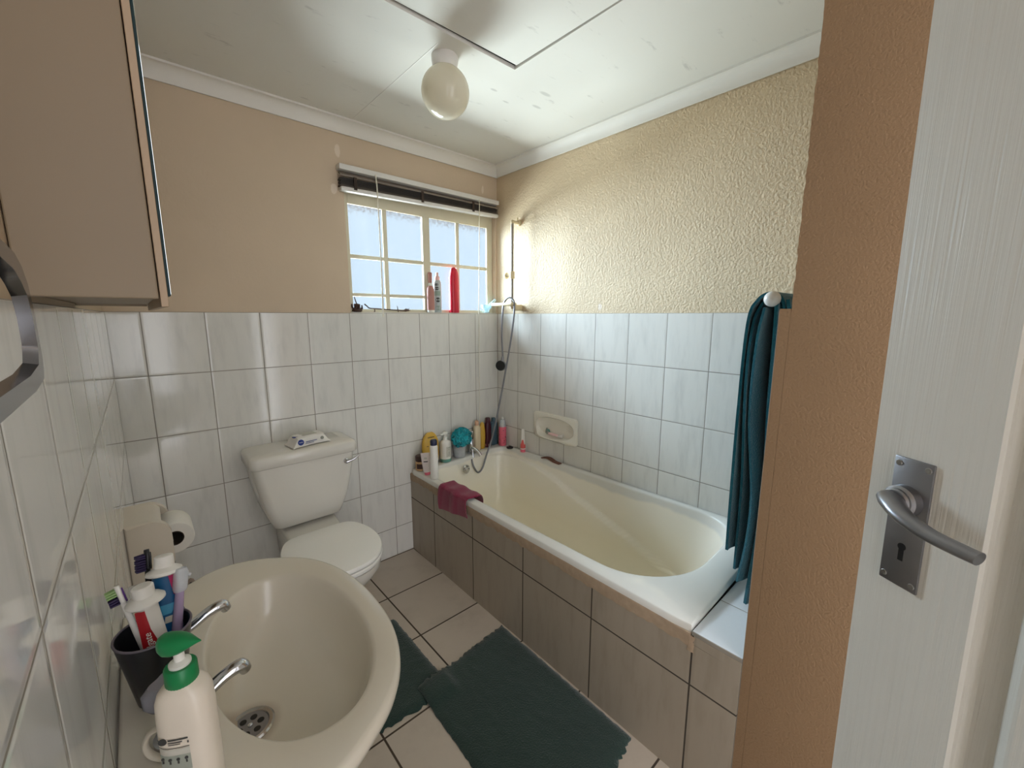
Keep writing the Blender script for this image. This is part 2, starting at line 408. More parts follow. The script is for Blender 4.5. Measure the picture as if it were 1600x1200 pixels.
WX0, WX1, WZ0, WZ1 = -0.972, -0.006, 1.424, 2.035      # window opening
b = new_bm()
box(b, XL - 0.15, WX0, 0.006, 0.16, 0, 2.5); box(b, WX0, 0.15, 0.006, 0.16, 0, 1.40)
box(b, WX0, 0.15, 0.006, 0.16, WZ1, 2.5); box(b, WX1, 0.15, 0.006, 0.052, 1.40, WZ1)
wb = struct(obj('wall_back', b, 'paint_back', smooth=False))
b = new_bm(); box(b, XL, 0.0, 0.0, 0.006, 0, TT, 0.001); obj('wall_tiles', b, 'tile_back', wb, False)
b = new_bm(); box(b, 0.006, 0.15, -3.0, 0.006, 0, 2.5)
wr = struct(obj('wall_right', b, 'paint_right', smooth=False))
b = new_bm(); box(b, 0.0, 0.006, YS, 0.0, 0, TT, 0.001); obj('wall_tiles', b, 'tile_right', wr, False)
b = new_bm(); box(b, XL - 0.15, XL - 0.006, -2.9, 0.006, 0, 2.5)
wl = struct(obj('wall_left', b, 'paint_left', smooth=False))
b = new_bm(); box(b, XL - 0.006, XL, ZB, 0.0, 0, TT, 0.001); obj('wall_tiles', b, 'tile_left', wl, False)
# wall at the foot of the bath: plaster end face towards the room, tiles towards the bath; slightly ragged corner
b = new_bm(); n = 200
rows = []
rnd = random.Random(3)
for k in range(n + 1):
    z = 2.5 * k / n
    j = rnd.uniform(-0.0016, 0.0016) if z > TT else 0.0
    rows.append([(XS + j * 0.5, -1.864 + j, z), (XS, -1.93, z), (XS, ZB - 0.15, z), (0.006, ZB - 0.15, z), (0.006, -1.864, z)])
loft(b, rows)
box(b, XS, XS + .010, -1.8635, YS - .0012, 0, TT + .003)      # paint carried over the tile edge
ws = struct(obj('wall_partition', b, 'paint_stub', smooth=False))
b = new_bm(); box(b, XS + 0.0105, 0.0, -1.864, YS, 0, TT); box(b, XS, XS + .0105, YS - .0011, YS, 0, TT); obj('wall_tiles', b, 'tile_stub', ws, False)
# wall with the doorway, behind the viewpoint
# (only the jamb the door hangs on and the head: opening widened to let in fill light from the world)
b = new_bm(); box(b, -1.56, -1.47, ZB - 0.12, ZB, 0, 2.5); box(b, XL - .006, -1.56, ZB - 0.12, ZB, 2.30, 2.5); box(b, -1.47, XS, ZB - 0.12, ZB, 2.30, 2.5)
struct(obj('wall_front', b, 'paint_left', smooth=False))

# ceiling with the trapdoor opening
HX0, HX1, HY0, HY1 = -1.26, -0.632, -1.49, -0.862
b = new_bm()
for q in ((XL - .1, HX0, ZB - .1, .1), (HX1, .1, ZB - .1, .1), (HX0, HX1, ZB - .1, HY0), (HX0, HX1, HY1, .1)):
    box(b, q[0], q[1], q[2], q[3], CH, CH + 0.014)
ce = struct(obj('ceiling', b, 'ceiling', smooth=False))
b = new_bm(); box(b, -0.9335, -0.9295, -0.80, 0.0, CH - 0.0012, CH); obj('cover_strip', b, 'cornice', ce, False)
b = new_bm(); box(b, XL - .15, .15, ZB - .12, .16, CH + 0.16, CH + 0.2)
box(b, HX0 - .1, HX0 - .06, HY0 - .1, HY1 + .1, CH + .0145, CH + .16); box(b, HX1 + .06, HX1 + .1, HY0 - .1, HY1 + .1, CH + .0145, CH + .16)
box(b, HX0 - .06, HX1 + .06, HY0 - .1, HY0 - .06, CH + .0145, CH + .16); box(b, HX0 - .06, HX1 + .06, HY1 + .06, HY1 + .1, CH + .0145, CH + .16)
obj('light_block', b, 'dark_gap', ce, False)  # unseen box added to keep world light out above the hatch
b = new_bm()
hexa(b, [(HX0 + .006, HY0 + .006, CH + .002), (HX1 - .0045, HY0 + .006, CH + .001), (HX1 - .0045, HY1 - .015, CH + .0075), (HX0 + .006, HY1 - .009, CH + .0075),
         (HX0 + .006, HY0 + .006, CH + .016), (HX1 - .005, HY0 + .006, CH + .016), (HX1 - .005, HY1 - .017, CH + .022), (HX0 + .006, HY1 - .010, CH + .022)])
o = obj('ceiling_hatch', b, 'ceiling', None, False)
tag(o, 'square white trapdoor panel set in the ceiling with a dark gap round it', 'trapdoor')

# coved cornices
def cove(axis, lo, hi, flip, name):
    prof = [(0, 0), (0.004, -0.058), (0.010, -0.058)]
    for k in range(9):
        a = k / 8 * PI / 2
        prof.append((0.010 + 0.040 * (1 - math.cos(a)) * 1.0, -0.058 + 0.050 * math.sin(a) * 1.0))
    prof += [(0.056, -0.008), (0.056, 0)]
    b = new_bm(); L = []
    for t in (lo, hi):
        row = []
        for p, q in prof:
            m = t + (0.0 if not flip else 0.0)
            row.append((m, 0.006 - p, CH + q) if axis == 'x' else ((0.006 - p, m, CH + q) if axis == 'y' else (XL - 0.006 + p, m, CH + q)))
        L.append(row)
    loft(b, L)
    return struct(obj(name, b, 'cornice', None, True, sharp=30))
cove('x', XL - .006, .006, False, 'trim_1'); cove('y', -1.864, .006, False, 'trim_2'); cove('l', ZB, .006, False, 'trim_3')

# ------------------------------------------------------------------ window
w = bpy.data.objects.new('window_1', None); COL.objects.link(w); w.location = (-0.49, 0.06, WZ0); struct(w)
def wpart(name, bm, mat, smooth=False):
    o = obj(name, bm, mat, w, smooth); o.location = (0.49, -0.06, -WZ0); return o
FY0, FY1 = 0.040, 0.054
cols = [(-0.944, -0.760), (-0.728, -0.528), (-0.476, -0.288), (-0.262, -0.052)]
ZT, ZM0, ZM1, ZL0, ZL1, ZS = 1.962, 1.697, 1.717, 1.505, 1.522, 1.440
b = new_bm()
box(b, WX0, -0.944, FY0, FY1, WZ0, WZ1, .002); box(b, -0.052, WX1, FY0, FY1, WZ0, WZ1, .002)          # stiles
box(b, -0.944, -0.052, FY0, FY1, ZT, WZ1, .002); box(b, -0.944, -0.052, FY0, FY1, WZ0, ZS, .002)       # head and bottom rail
box(b, -0.525, -0.479, FY0 - .006, FY1, ZS, ZT, .002)                                                  # centre mullion
wpart('window_frame', b, 'cream_frame')
b = new_bm()
box(b, -0.760, -0.735, FY0 + .006, FY1 - .001, ZS, ZT, .002); box(b, -0.288, -0.265, FY0 + .006, FY1 - .001, ZS, ZT, .002)
box(b, -0.944, -0.760, FY0 + .004, FY1 - .001, ZM0, ZM1, .002); box(b, -0.735, -0.525, FY0 + .004, FY1 - .001, ZM0, ZM1, .002)
box(b, -0.479, -0.288, FY0 + .006, FY1 - .001, ZM0, ZM1, .002); box(b, -0.265, -0.052, FY0 + .006, FY1 - .001, ZM0, ZM1, .002)
box(b, -0.944, -0.760, FY0 - .002, FY1 - .001, ZL0, ZL1, .002); box(b, -0.735, -0.525, FY0 - .002, FY1 - .001, ZL0, ZL1, .002)
wpart('glazing_bars', b, 'cream_frame')
b = new_bm(); box(b, -0.944, -0.525, .0485, .0515, ZS, ZT); wpart('pane', b, 'pane')
b = new_bm(); box(b, -0.479, -0.052, .0485, .0515, ZS, ZT); wpart('pane', b, 'pane')
b = new_bm(); box(b, WX0, WX1, 0.0062, 0.16, 1.40, WZ0, .001); wpart('window_sill', b, 'ceramic')

# ------------------------------------------------------------------ door (standing open, hinged behind the viewpoint)
EDG = Vector((-1.0597, -2.0725, 0)); DB = math.radians(31)
# local frame: +y runs from the hinge side to the free edge = 0, x is out of the face we see
d = bpy.data.objects.new('door_1', None); COL.objects.link(d)
d.location = (EDG.x, EDG.y, 0.006); d.rotation_euler = (0, 0, -DB); struct(d)
LEAN = 0.0135
def sag(bm):
    for v in bm.verts: v.co.y += LEAN * (v.co.z - 1.3)
W_, Hh, TH = 0.76, 2.03, 0.04
b = new_bm()
# leaf: face with a moulded sunk panel, profile along rings
px0, px1, pz0, pz1 = -0.126, -0.640, 0.25, 1.86
rings_ = [(0, 0.0), (0.0015, -0.006), (0.004, -0.0075), (0.010, -0.013), (0.024, -0.016), (0.032, -0.0155), (0.046, -0.001), (0.050, 0.0)]
def rect(ins, x): return [(x, px0 - ins, pz0 + ins), (x, px0 - ins, pz1 - ins), (x, px1 + ins, pz1 - ins), (x, px1 + ins, pz0 + ins)]
outer = [(0, 0, 0), (0, 0, Hh), (0, -W_, Hh), (0, -W_, 0)]
L = [[(TH, p[1], p[2]) for p in outer], outer] + [rect(i, -x) for i, x in rings_]
loft(b, L)
sag(b); leaf = obj('door_leaf', b, 'door', d, False)
# handle on its long plate
h = bpy.data.objects.new('door_handle', None); COL.objects.link(h); h.parent = d
pc = -0.0515
def hpart(name, bm, mat, sm=True): sag(bm); return obj(name, bm, mat, h, sm)
b = new_bm(); box(b, -0.0035, 0.0, pc - .0222, pc + .0222, 1.0485, 1.2205, .0012); 
disc(b, (-.003, pc + .003, 1.166), (-1, 0, 0), .0195, .016, 36, .004)
hpart('back_plate', b, 'satin')
b = new_bm()
cpts = smooth_path([(-.021, pc + .008, 1.168), (-.034, pc - .004, 1.167), (-.046, pc - .026, 1.161), (-.050, pc - .055, 1.155), (-.050, pc - .080, 1.153), (-.049, pc - .100, 1.152)], 6)
tube(b, cpts, [.0150, .0135, .0115, .0100, .0098, .0095], 16, True, 0.72, up=(0, 0, 1))
disc(b, (-.017, pc + .003, 1.166), (-1, 0, 0), .0165, .006, 32, .002)
hpart('lever', b, 'satin')
b = new_bm(); disc(b, (-.0034, pc, 1.103), (-1, 0, 0), .0048, .0006, 20); box(b, -.004, -.0034, pc - .003, pc + .003, 1.084, 1.101)
hpart('keyhole', b, 'black')
for sy, sz in ((-.0165, 1.212), (.0165, 1.212), (-.0165, 1.057), (.0165, 1.057)):
    b = new_bm(); disc(b, (-.0034, pc + sy, sz), (-1, 0, 0), .0038, .0012, 18, .0005); disc(b, (-.0045, pc + sy, sz), (-1, 0, 0), .0014, .0005, 6)
    sc_ = hpart('screw', b, ['steel'])
for o in list(h.children): pass

# ------------------------------------------------------------------ venetian blind, drawn up
bl = thing('venetian_blind', 'brown venetian blind drawn up above the window with white bottom rail', 'blind', (-0.51, 0.0, 2.0))
def bpart(name, bm, mat, sm=False):
    o = obj(name, bm, mat, bl, sm); o.location = (0.51, 0, -2.0); return o
BX0, BX1 = -1.003, -0.014
def skew(bm, k=0.022):
    for v in bm.verts: v.co.z += k * (v.co.x - BX0) / (BX1 - BX0)
b = new_bm(); box(b, BX0, BX1, -0.040, 0.005, 2.094, 2.119, .002); bpart('headrail', b, 'rail_white')
b = new_bm(); hexa(b, [(BX0 + .004, -.036, 2.066), (BX1 - .002, -.036, 2.070), (BX1 - .002, -.010, 2.084), (BX0 + .004, -.010, 2.080),
                       (BX0 + .004, -.037, 2.072), (BX1 - .002, -.037, 2.076), (BX1 - .002, -.010, 2.092), (BX0 + .004, -.010, 2.092)]); bpart('top_slat', b, 'slat')
for i in range(9):
    b = new_bm(); z = 2.022 + i * 0.0047; y = -0.033 - 0.002 * (i % 2)
    prof = [(y, z), (y + .025, z + .003), (y + .05 - .014, z), (y + .036, z - .001), (y + .025, z + .0016), (y, z - .0012)]
    loft(b, [[(BX0 + .003 + .002 * (i % 3), p, q) for p, q in prof], [(BX1 - .003, p, q + .019) for p, q in prof]]); bpart('slat', b, 'slat_dark' if i > 1 else 'slat')
b = new_bm(); box(b, BX0 + .004, BX1, -0.037, 0.003, 1.999, 2.019, .006, 3); skew(b, .020); bpart('bottom_rail', b, 'rail_white', True)
for x in (-0.93, -0.56, -0.215):
    b = new_bm(); box(b, x - .008, x + .008, -.042, -.039, 2.008 + .02 * (x + 1), 2.066 + .02 * (x + 1), .001); bpart('slat_clip', b, 'card')
b = new_bm(); tube(b, smooth_path([(-.826, -.044, 2.10), (-.822, -.046, 2.0), (-.818, -.042, 1.75), (-.816, -.036, 1.53), (-.818, -.034, 1.40)], 5), [.0036, .0032, .0032, .0042, .0050], 8); bpart('tilt_cord', b, 'cord', True)
b = new_bm(); tube(b, [(-.173, -.044, 2.10), (-.1745, -.042, 1.9), (-.176, -.030, 1.4), (-.1765, -.028, .66)], .0023, 8)
disc(b, (-.1765, -.028, .66), (0, 0, -1), .004, .03, 12, .001); bpart('pull_cord', b, 'cord', True)
# ------------------------------------------------------------------ bath
def rimz(x, y): return 0.507 + 0.016 * (-y / 1.7) + 0.034 * (x + 0.69) / 0.69
def xfront(y): return -0.679 + 0.0125 * (y / 1.0)
NB = 160
bc = (-0.345, -0.85)
angs = [math.atan2(0.80 * math.sin(2 * PI * k / NB), 0.33 * math.cos(2 * PI * k / NB)) for k in range(NB)]
def loopat(poly, f):
    out = []
    for a in angs:
        t = cast(poly, bc, a); x = bc[0] + t * math.cos(a); y = bc[1] + t * math.sin(a); out.append(f(x, y))
    return out
outer_p = [(-0.003, -0.003), (xfront(0), -0.003), (xfront(-1.7), -1.70), (-0.003, -1.70)]
def shrink(poly, m):
    return [(bc[0] + (x - bc[0]) * (1 - m / 0.34), bc[1] + (y - bc[1]) * (1 - m / 0.85)) for x, y in poly]
inner_p = rrect(-0.640, -0.034, -1.600, -0.094, [0.10, 0.13, 0.27, 0.17], 14)
floor_p = rrect(-0.515, -0.165, -1.235, -0.235, [0.12, 0.12, 0.16, 0.14], 14)
fi = [cast(inner_p, bc, a) for a in angs]; ff = [cast(floor_p, bc, a) for a in angs]
b = new_bm(); L = []
L.append(loopat(outer_p, lambda x, y: (x, y, rimz(x, y) - 0.026)))
L.append(loopat(outer_p, lambda x, y: (x, y, rimz(x, y) - 0.004)))
L.append(loopat(shrink(outer_p, 0.004), lambda x, y: (x, y, rimz(x, y))))
ip = [(bc[0] + t * math.cos(a), bc[1] + t * math.sin(a)) for t, a in zip(fi, angs)]
def grow(m): return [(x + math.cos(a) * m, y + math.sin(a) * m) for (x, y), a in zip(ip, angs)]
for m, dz in ((0.014, 0.0), (0.007, -0.001), (0.002, -0.005), (0.0, -0.011)):
    L.append([(x, y, rimz(x, y) + dz) for x, y in grow(m)])
def sstep(a, b_, x):
    t = max(0.0, min(1.0, (x - a) / (b_ - a))); return t * t * (3 - 2 * t)
ZF = 0.135
S_ = 120
for k in range(1, S_ + 1):
    s = k / S_
    row = []
    for a, t0, t1 in zip(angs, fi, ff):
        x0, y0 = bc[0] + t0 * math.cos(a), bc[1] + t0 * math.sin(a)
        z0 = rimz(x0, y0) - 0.011
        # wall: steep at first, rounding into the floor
        q = min(1.0, s / 0.86)
        zz = z0 + (ZF - z0) * (1 - (1 - q) ** 1.25 if q < 1 else 1)
        r = t0 + (t1 - t0) * (0.70 * s ** 1.15 + 0.30 * sstep(0.55, 1.0, s))
        x, y = bc[0] + r * math.cos(a), bc[1] + r * math.sin(a)
        # moulded arm-rest line: a narrow step running diagonally down the far long side
        wgt = sstep(-0.30, -0.12, x0) if y0 > -1.36 else sstep(-0.30, -0.12, x0) * sstep(-1.62, -1.36, y0)
        zr = 0.498 - 0.055 * sstep(-0.3, -0.75, y0) - 0.20 * max(0.0, min(1.0, (-y0 - 0.55) / 0.85)) ** 1.15
        step = 0.032 * wgt * sstep(zr + 0.002, zr - 0.008, zz) * (1 - 0.7 * sstep(0.75, 1.0, s))
        x -= step * math.cos(a) * 1.0; y -= step * math.sin(a) * 0.3
        row.append((x, y, zz))
    L.append(row)
last = L[-1]
for f_ in (0.7, 0.35, 0.02):
    L.append([(bc[0] + (x - bc[0]) * f_, bc[1] + (y - bc[1]) * f_, ZF - 0.006 * (1 - f_)) for x, y, z in last])
loft(b, L, cap0=False)
tub = obj('bathtub', b, 'bath', None, True, sharp=50)
tag(tub, 'white built-in bathtub with yellowed inside and moulded armrest line', 'bathtub')
b = new_bm(); disc(b, (-0.365, -0.128, 0.462), (0.08, -1, 0.16), .027, .007, 32, .004); disc(b, (-0.364, -0.135, 0.461), (0.08, -1, 0.16), .012, .004, 20, .002)
ov = obj('overflow_plate', b, 'chrome', tub)
b = new_bm()
for k in range(5):
    a = 2 * PI * k / 5; disc(b, (-0.365 + .018 * math.cos(a), -.1352, .462 + .018 * math.sin(a)), (0.08, -1, .16), .0032, .0006, 10)
obj('overflow_slots', b, 'black', ov)

# tiled surround
b = new_bm()
def xp(y): return -0.679 + 0.0125 * y
hexa(b, [(xp(YS) , YS + .001, 0), (xp(YS) + .03, YS + .001, 0), (xp(0) + .03, -0.001, 0), (xp(0), -0.001, 0),
         (xp(YS), YS + .001, .466), (xp(YS) + .03, YS + .001, .466), (xp(0) + .03, -0.001, .452), (xp(0), -0.001, .452)])
# short length that carries the tiled ledge
hexa(b, [(xp(YS), YS + .001, .466), (xp(YS) + .03, YS + .001, .466), (xp(-1.705) + .03, -1.705, .466), (xp(-1.705), -1.705, .466),
         (xp(YS), YS + .001, .494), (xp(YS) + .03, YS + .001, .494), (xp(-1.705) + .03, -1.705, .494), (xp(-1.705), -1.705, .494)])
sr = obj('bath_surround', b, 'tile_panel', None, False)
tag(sr, 'grey tiled front panel and white tiled end ledge built round the bathtub', 'bath surround')
b = new_bm(); box(b, -0.701, -0.001, YS + .001, -1.7045, .494, .506, .001); obj('ledge_tiles', b, 'tile_ledge', sr, False)
b = new_bm(); rnd = random.Random(5); rows = []
for k in range(101):
    y = -0.001 - 1.70 * k / 100; j = rnd.uniform(-.0025, .0025); top = rimz(-.69, y) - .026
    base = .452 + .014 * (-y / 1.84) - rnd.uniform(.004, .016)
    rows.append([(xp(y) - .0022 + j * .4, y, top), (xp(y) - .0030 + j * .6, y, (top + base) / 2), (xp(y) - .0006, y, base), (xp(y) + .012, y, base), (xp(y) + .012, y, top)])
loft(b, rows); obj('cement_fillet', b, 'cement', sr)
b = new_bm(); rnd = random.Random(6); rows = []
for k in range(13):
    z = .49 - .05 * k / 12; w_ = .006 + rnd.uniform(0, .006); y = -1.7035
    rows.append([(xp(y) - .001, y - w_, z), (xp(y) - .0024, y, z), (xp(y) - .001, y + w_, z), (xp(y) + .004, y, z)])
loft(b, rows); obj('cement_smear', b, 'cement', sr)

# ------------------------------------------------------------------ bath mixer, hand shower and rail
mx = thing('bath_mixer', 'chrome lever mixer tap on the tap end of the bathtub', 'tap', (-0.273, -0.055, 0.5285))
b = new_bm(); lathe(b, [(.026, 0), (.026, .006), (.019, .010), (.018, .05), (.019, .088), (.014, .096)], 28); obj('mixer_body', b, 'chrome', mx)
b = new_bm(); tube(b, smooth_path([(.0, -.008, .036), (.012, -.030, .028), (.022, -.050, .012), (.030, -.066, -.008)], 6), [.014, .0125, .0115, .0115], 16); obj('spout', b, 'chrome', mx)
b = new_bm(); tube(b, smooth_path([(.0, 0, .085), (-.002, -.003, .115), (.004, -.010, .142)], 5), [.013, .0115, .0085], 14, flat=.75); sphere(b, (.004, -.010, .142), .0085); obj('lever', b, 'chrome', mx)
b = new_bm(); tube(b, [(-.004, -.012, .03), (-.006, -.026, .012), (-.010, -.036, -.02)], [.010, .010, .009], 12); obj('hose_outlet', b, 'chrome', mx)

hs = thing('hand_shower', 'black-faced hand shower hanging from its grey hose in the corner over the bath', 'shower', (-0.11, -0.162, 1.096))
off = Vector((0.11, 0.162, -1.096))
hose = [(-.297, -.094, .503), (-.296, -.112, .46), (-.274, -.128, .418), (-.240, -.132, .440), (-.208, -.135, .52), (-.159, -.14, .644), (-.118, -.16, .85), (-.098, -.175, .98), (-.080, -.213, 1.202), (-.070, -.236, 1.36), (-.068, -.246, 1.458),
        (-.070, -.238, 1.500), (-.076, -.208, 1.516), (-.082, -.176, 1.498), (-.086, -.160, 1.452), (-.090, -.152, 1.30), (-.096, -.164, 1.20), (-.100, -.172, 1.15)]
b = new_bm(); tube(b, [Vector(p) + off for p in smooth_path(hose, 10)], .0058, 10)
obj('hose', b, plain('ribbed grey hose', rgb(128, 128, 132), .35, 0.5), hs)
b = new_bm(); tube(b, [Vector(p) + off for p in smooth_path([(-.100, -.172, 1.152), (-.103, -.170, 1.13), (-.1, -.166, 1.10)], 5)], [.009, .011, .013], 14, flat=.8)
disc(b, Vector((-.100, -.158, 1.094)) + off, (-.86, -.5, .08), .034, .016, 32, .006); obj('shower_head', b, 'satin', hs)
b = new_bm(); disc(b, Vector((-.1135, -.166, 1.0955)) + off, (-.86, -.5, .08), .0315, .0045, 32, .002); obj('spray_face', b, 'black', hs)

ra = thing('shower_rail', 'cream and grey shower riser rail on the beige wall beside the window', 'shower rail', (0.0, -0.214, 1.45))
def rp(name, bm, mat, sm=True):
    o = obj(name, bm, mat, ra, sm); o.location = (0, .214, -1.45); return o
b = new_bm(); tube(b, [(-.058, -.214, 1.958), (-.058, -.214, 1.45)], .0085, 16); rp('riser_tube', b, plain('taupe painted tube', rgb(150, 142, 128), .35))
b = new_bm(); tube(b, smooth_path([(-.058, -.214, 1.95), (-.058, -.214, 1.962), (-.044, -.212, 1.962), (.004, -.209, 1.962)], 4), .0095, 12); disc(b, (.005, -.209, 1.962), (-1, 0, 0), .018, .014, 20, .004); tube(b, [(-.012, -.209, 1.962), (-.014, -.209, 1.992)], .006, 10); rp('wall_bracket', b, 'plastic_cream')
b = new_bm(); tube(b, [(-.058, -.214, 1.448), (-.058, -.214, 1.478)], .0145, 16); box(b, -.064, .006, -.244, -.212, 1.436, 1.474, .008, 3); rp('wall_bracket', b, 'plastic_cream')
b = new_bm(); tube(b, [(-.058, -.214, 1.628), (-.058, -.214, 1.672)], .016, 16); tube(b, [(-.058, -.21, 1.650), (-.066, -.168, 1.650)], [.011, .012], 14); disc(b, (-.064, -.172, 1.650), (-.16, .95, 0), .019, .013, 24, .004); rp('slider_knob', b, 'plastic_cream')
b = new_bm(); box(b, -.092, -.045, -.244, -.046, 1.466, 1.486, .007, 3); rp('soap_tray', b, 'plastic_cream')

# ------------------------------------------------------------------ soap dish on the bath wall and what is in it
sd = thing('soap_dish', 'white ceramic soap dish fixed to the tiled wall above the bathtub', 'soap dish', (0, -0.538, 0.745))
OUT = rrect(-.172, .172, -.080, .082, .022, 6); c0 = (0.0, 0.0)
HOLE = []
for k in range(96):
    a = 2 * PI * k / 96; HOLE.append((0.004 + .150 * math.copysign(abs(math.cos(a)) ** .8, math.cos(a)), .002 + .060 * math.copysign(abs(math.sin(a)) ** .8, math.sin(a))))
N = 96; aa = [math.atan2(.08 * math.sin(2 * PI * k / N), .17 * math.cos(2 * PI * k / N)) for k in range(N)]
def lp(poly, h, sc=1.0, dv=0.0, lipf=None):
    out = []
    for a in aa:
        t = cast(poly, c0, a) * sc; u, v = t * math.cos(a), t * math.sin(a)
        out.append((-(h(u, v) if callable(h) else h), -u, v + dv))   # u runs towards the viewer end of the bath
    return out
lip = lambda u, v: .018 + .036 * sstep(.02, -.06, v) * sstep(.165, .10, abs(u - .005))
b = new_bm()
loft(b, [lp(OUT, 0.0), lp(OUT, .010), lp(OUT, .016, .975), lp(OUT, lambda u, v: .018 + .5 * (lip(u, v) - .018), .93), lp(HOLE, lip, 1.06), lp(HOLE, lip, 1.0), lp(HOLE, lambda u, v: lip(u, v) * .72, .965), lp(HOLE, .006, .90), lp(HOLE, .003, .6)], cap0=True)
sdb = obj('dish_body', b, 'ceramic_dish', sd)
# pink razor and soap piece lying in the dish
t_ = thing('pink_razor', 'pale pink disposable razor lying in the wall soap dish', 'razor', (-.026, -.505, .7005), (0, 0, 0))
b = new_bm(); tube(b, smooth_path([(0, -.004, .010), (-.003, -.035, .0105), (0, -.07, .010)], 4), [.0085, .010, .0085], 10, flat=.8); obj('handle', b, 'pale_pink', t_)
b = new_bm(); box(b, -.008, .006, -.002, .012, .004, .024, .003); obj('razor_head', b, 'print_grey', t_)
t_ = thing('used_razor', 'upright razor head with dark green strip standing in the soap dish', 'razor', (-.014, -.478, .702))
b = new_bm(); tube(b, [(0, .004, .002), (-.004, .0, .018), (-.003, -.006, .034)], .0035, 8); obj('handle', b, 'print_grey', t_)
b = new_bm(); hexa(b, [(-.006, -.030, .012), (.002, -.030, .012), (.002, -.006, .012), (-.006, -.006, .012), (-.006, -.022, .026), (.002, -.022, .026), (.002, -.010, .028), (-.006, -.010, .028)], .001); obj('blade_guard', b, 'teal_band', t_)
b = new_bm(); hexa(b, [(-.02, -.61, .700), (.004, -.606, .700), (.006, -.575, .700), (-.022, -.572, .700), (-.016, -.612, .719), (.002, -.606, .723), (.003, -.582, .713), (-.018, -.578, .712)], .004)
tag(obj('soap_sliver', b, 'white'), 'off white sliver of soap at the right end of the soap dish', 'soap')

# ------------------------------------------------------------------ toilet
TX = -1.283
to = thing('toilet', 'white close-coupled toilet with lid down under the window', 'toilet', (TX, -0.42, 0))
def tp(name, bm, mat, par=None, sm=True, sharp=40):
    o = obj(name, bm, mat, to if par is None else par, sm, sharp=sharp)
    if par is None: o.location = (-TX, .42, 0)
    return o
seat_half = [(0, -.662), (.05, -.658), (.10, -.638), (.142, -.60), (.172, -.545), (.187, -.475), (.186, -.40), (.172, -.335), (.148, -.285), (.118, -.262), (.06, -.255), (0, -.254)]
seat_poly = [(TX + x, y) for x, y in seat_half] + [(TX - x, y) for x, y in reversed(seat_half[1:-1])]
seat_poly = [(p.x, p.y) for p in smooth_path([(x, y, 0) for x, y in seat_poly] + [(TX, -.662, 0)], 4)][:-1]
tc = (TX, -.45); tn = 72; ta = [2 * PI * k / tn for k in range(tn)]
def tl(poly, sc, z, cy=-.45, dome=0.0):
    out = []
    for a in ta:
        t = cast(poly, tc, a) * sc
        out.append((tc[0] + t * math.cos(a), tc[1] + t * math.sin(a) + (cy + .45), z))
    return out
b = new_bm(); loft(b, [tl(seat_poly, .50, 0, -.36), tl(seat_poly, .52, .03, -.36), tl(seat_poly, .48, .14, -.37), tl(seat_poly, .62, .24, -.40), tl(seat_poly, .86, .33, -.44), tl(seat_poly, .96, .375), tl(seat_poly, .97, .40), tl(seat_poly, .90, .404)])
hexa(b, [(TX - .11, -.30, .22), (TX + .11, -.30, .22), (TX + .12, -.03, .25), (TX - .12, -.03, .25), (TX - .112, -.285, .418), (TX + .112, -.285, .418), (TX + .125, -.02, .448), (TX - .125, -.02, .448)], .012, 3)
tp('pan', b, 'ceramic')
b = new_bm(); loft(b, [tl(seat_poly, .99, .407), tl(seat_poly, 1.0, .412), tl(seat_poly, 1.0, .420), tl(seat_poly, .98, .424)]); tp('seat', b, 'seat')
b = new_bm(); loft(b, [tl(seat_poly, .985, .427), tl(seat_poly, 1.0, .431), tl(seat_poly, 1.0, .440), tl(seat_poly, .985, .446), tl(seat_poly, .9, .4495), tl(seat_poly, .5, .4515), tl(seat_poly, .02, .452)]); tp('lid', b, 'seat')
for s in (-1, 1):
    b = new_bm(); tube(b, [(TX + s * .07 - .02, -.262, .436), (TX + s * .07 + .02, -.262, .436)], .011, 12); tp('hinge', b, 'seat')
CX = -1.286
def tank_loop(z, hw, y0, y1, r):
    return [(x, y, z) for x, y in rrect(CX - hw, CX + hw, y0, y1, [.008, .008, r, r], 8)]
b = new_bm()
loft(b, [tank_loop(.452, .138, -.158, -.012, .03), tank_loop(.460, .148, -.168, -.006, .035), tank_loop(.50, .164, -.180, -.004, .04), tank_loop(.56, .182, -.190, -.004, .04), tank_loop(.64, .199, -.196, -.004, .04), tank_loop(.71, .209, -.199, -.004, .035), tank_loop(.762, .214, -.200, -.004, .03)])
ck = tp('cistern', b, 'ceramic', sharp=60)
arc = [(CX - .06 + .25 * math.sin(a), -.1985 - .0016, .52 + .165 * math.cos(a)) for a in [(-20 + 110 * k / 24) * PI / 180 for k in range(25)]]
b = new_bm()
def lid_loop(z, m): return [(x, y, z) for x, y in rrect(CX - .226 + m, CX + .226 - m, -.212 + m, -.003, [.01, .01, .03, .03], 8)]
loft(b, [lid_loop(.759, .006), lid_loop(.764, .0), lid_loop(.798, .0), lid_loop(.808, .004), lid_loop(.814, .014), lid_loop(.817, .05)]); tp('cistern_lid', b, 'ceramic', sharp=60)
lv = bpy.data.objects.new('flush_lever', None); COL.objects.link(lv); lv.parent = to; lv.location = (-TX, .42, 0)
b = new_bm(); disc(b, (CX + .168, -.1975, .719), (0, -1, 0), .0125, .014, 24, .004); obj('pivot', b, 'chrome', lv)
b = new_bm(); tube(b, smooth_path([(CX + .166, -.2135, .718), (CX + .185, -.219, .722), (CX + .205, -.222, .731), (CX + .226, -.223, .744)], 5), [.0095, .0085, .0075, .004], 12, flat=.8); obj('lever_arm', b, 'chrome', lv)
b = new_bm(); tube(b, smooth_path([(TX + .10, -.13, .33), (TX + .15, -.16, .335), (TX + .185, -.10, .30), (TX + .19, -.004, .28)], 6), .012, 12); tp('dark_curve', b, 'black')  # black curved tube at the right of the pan

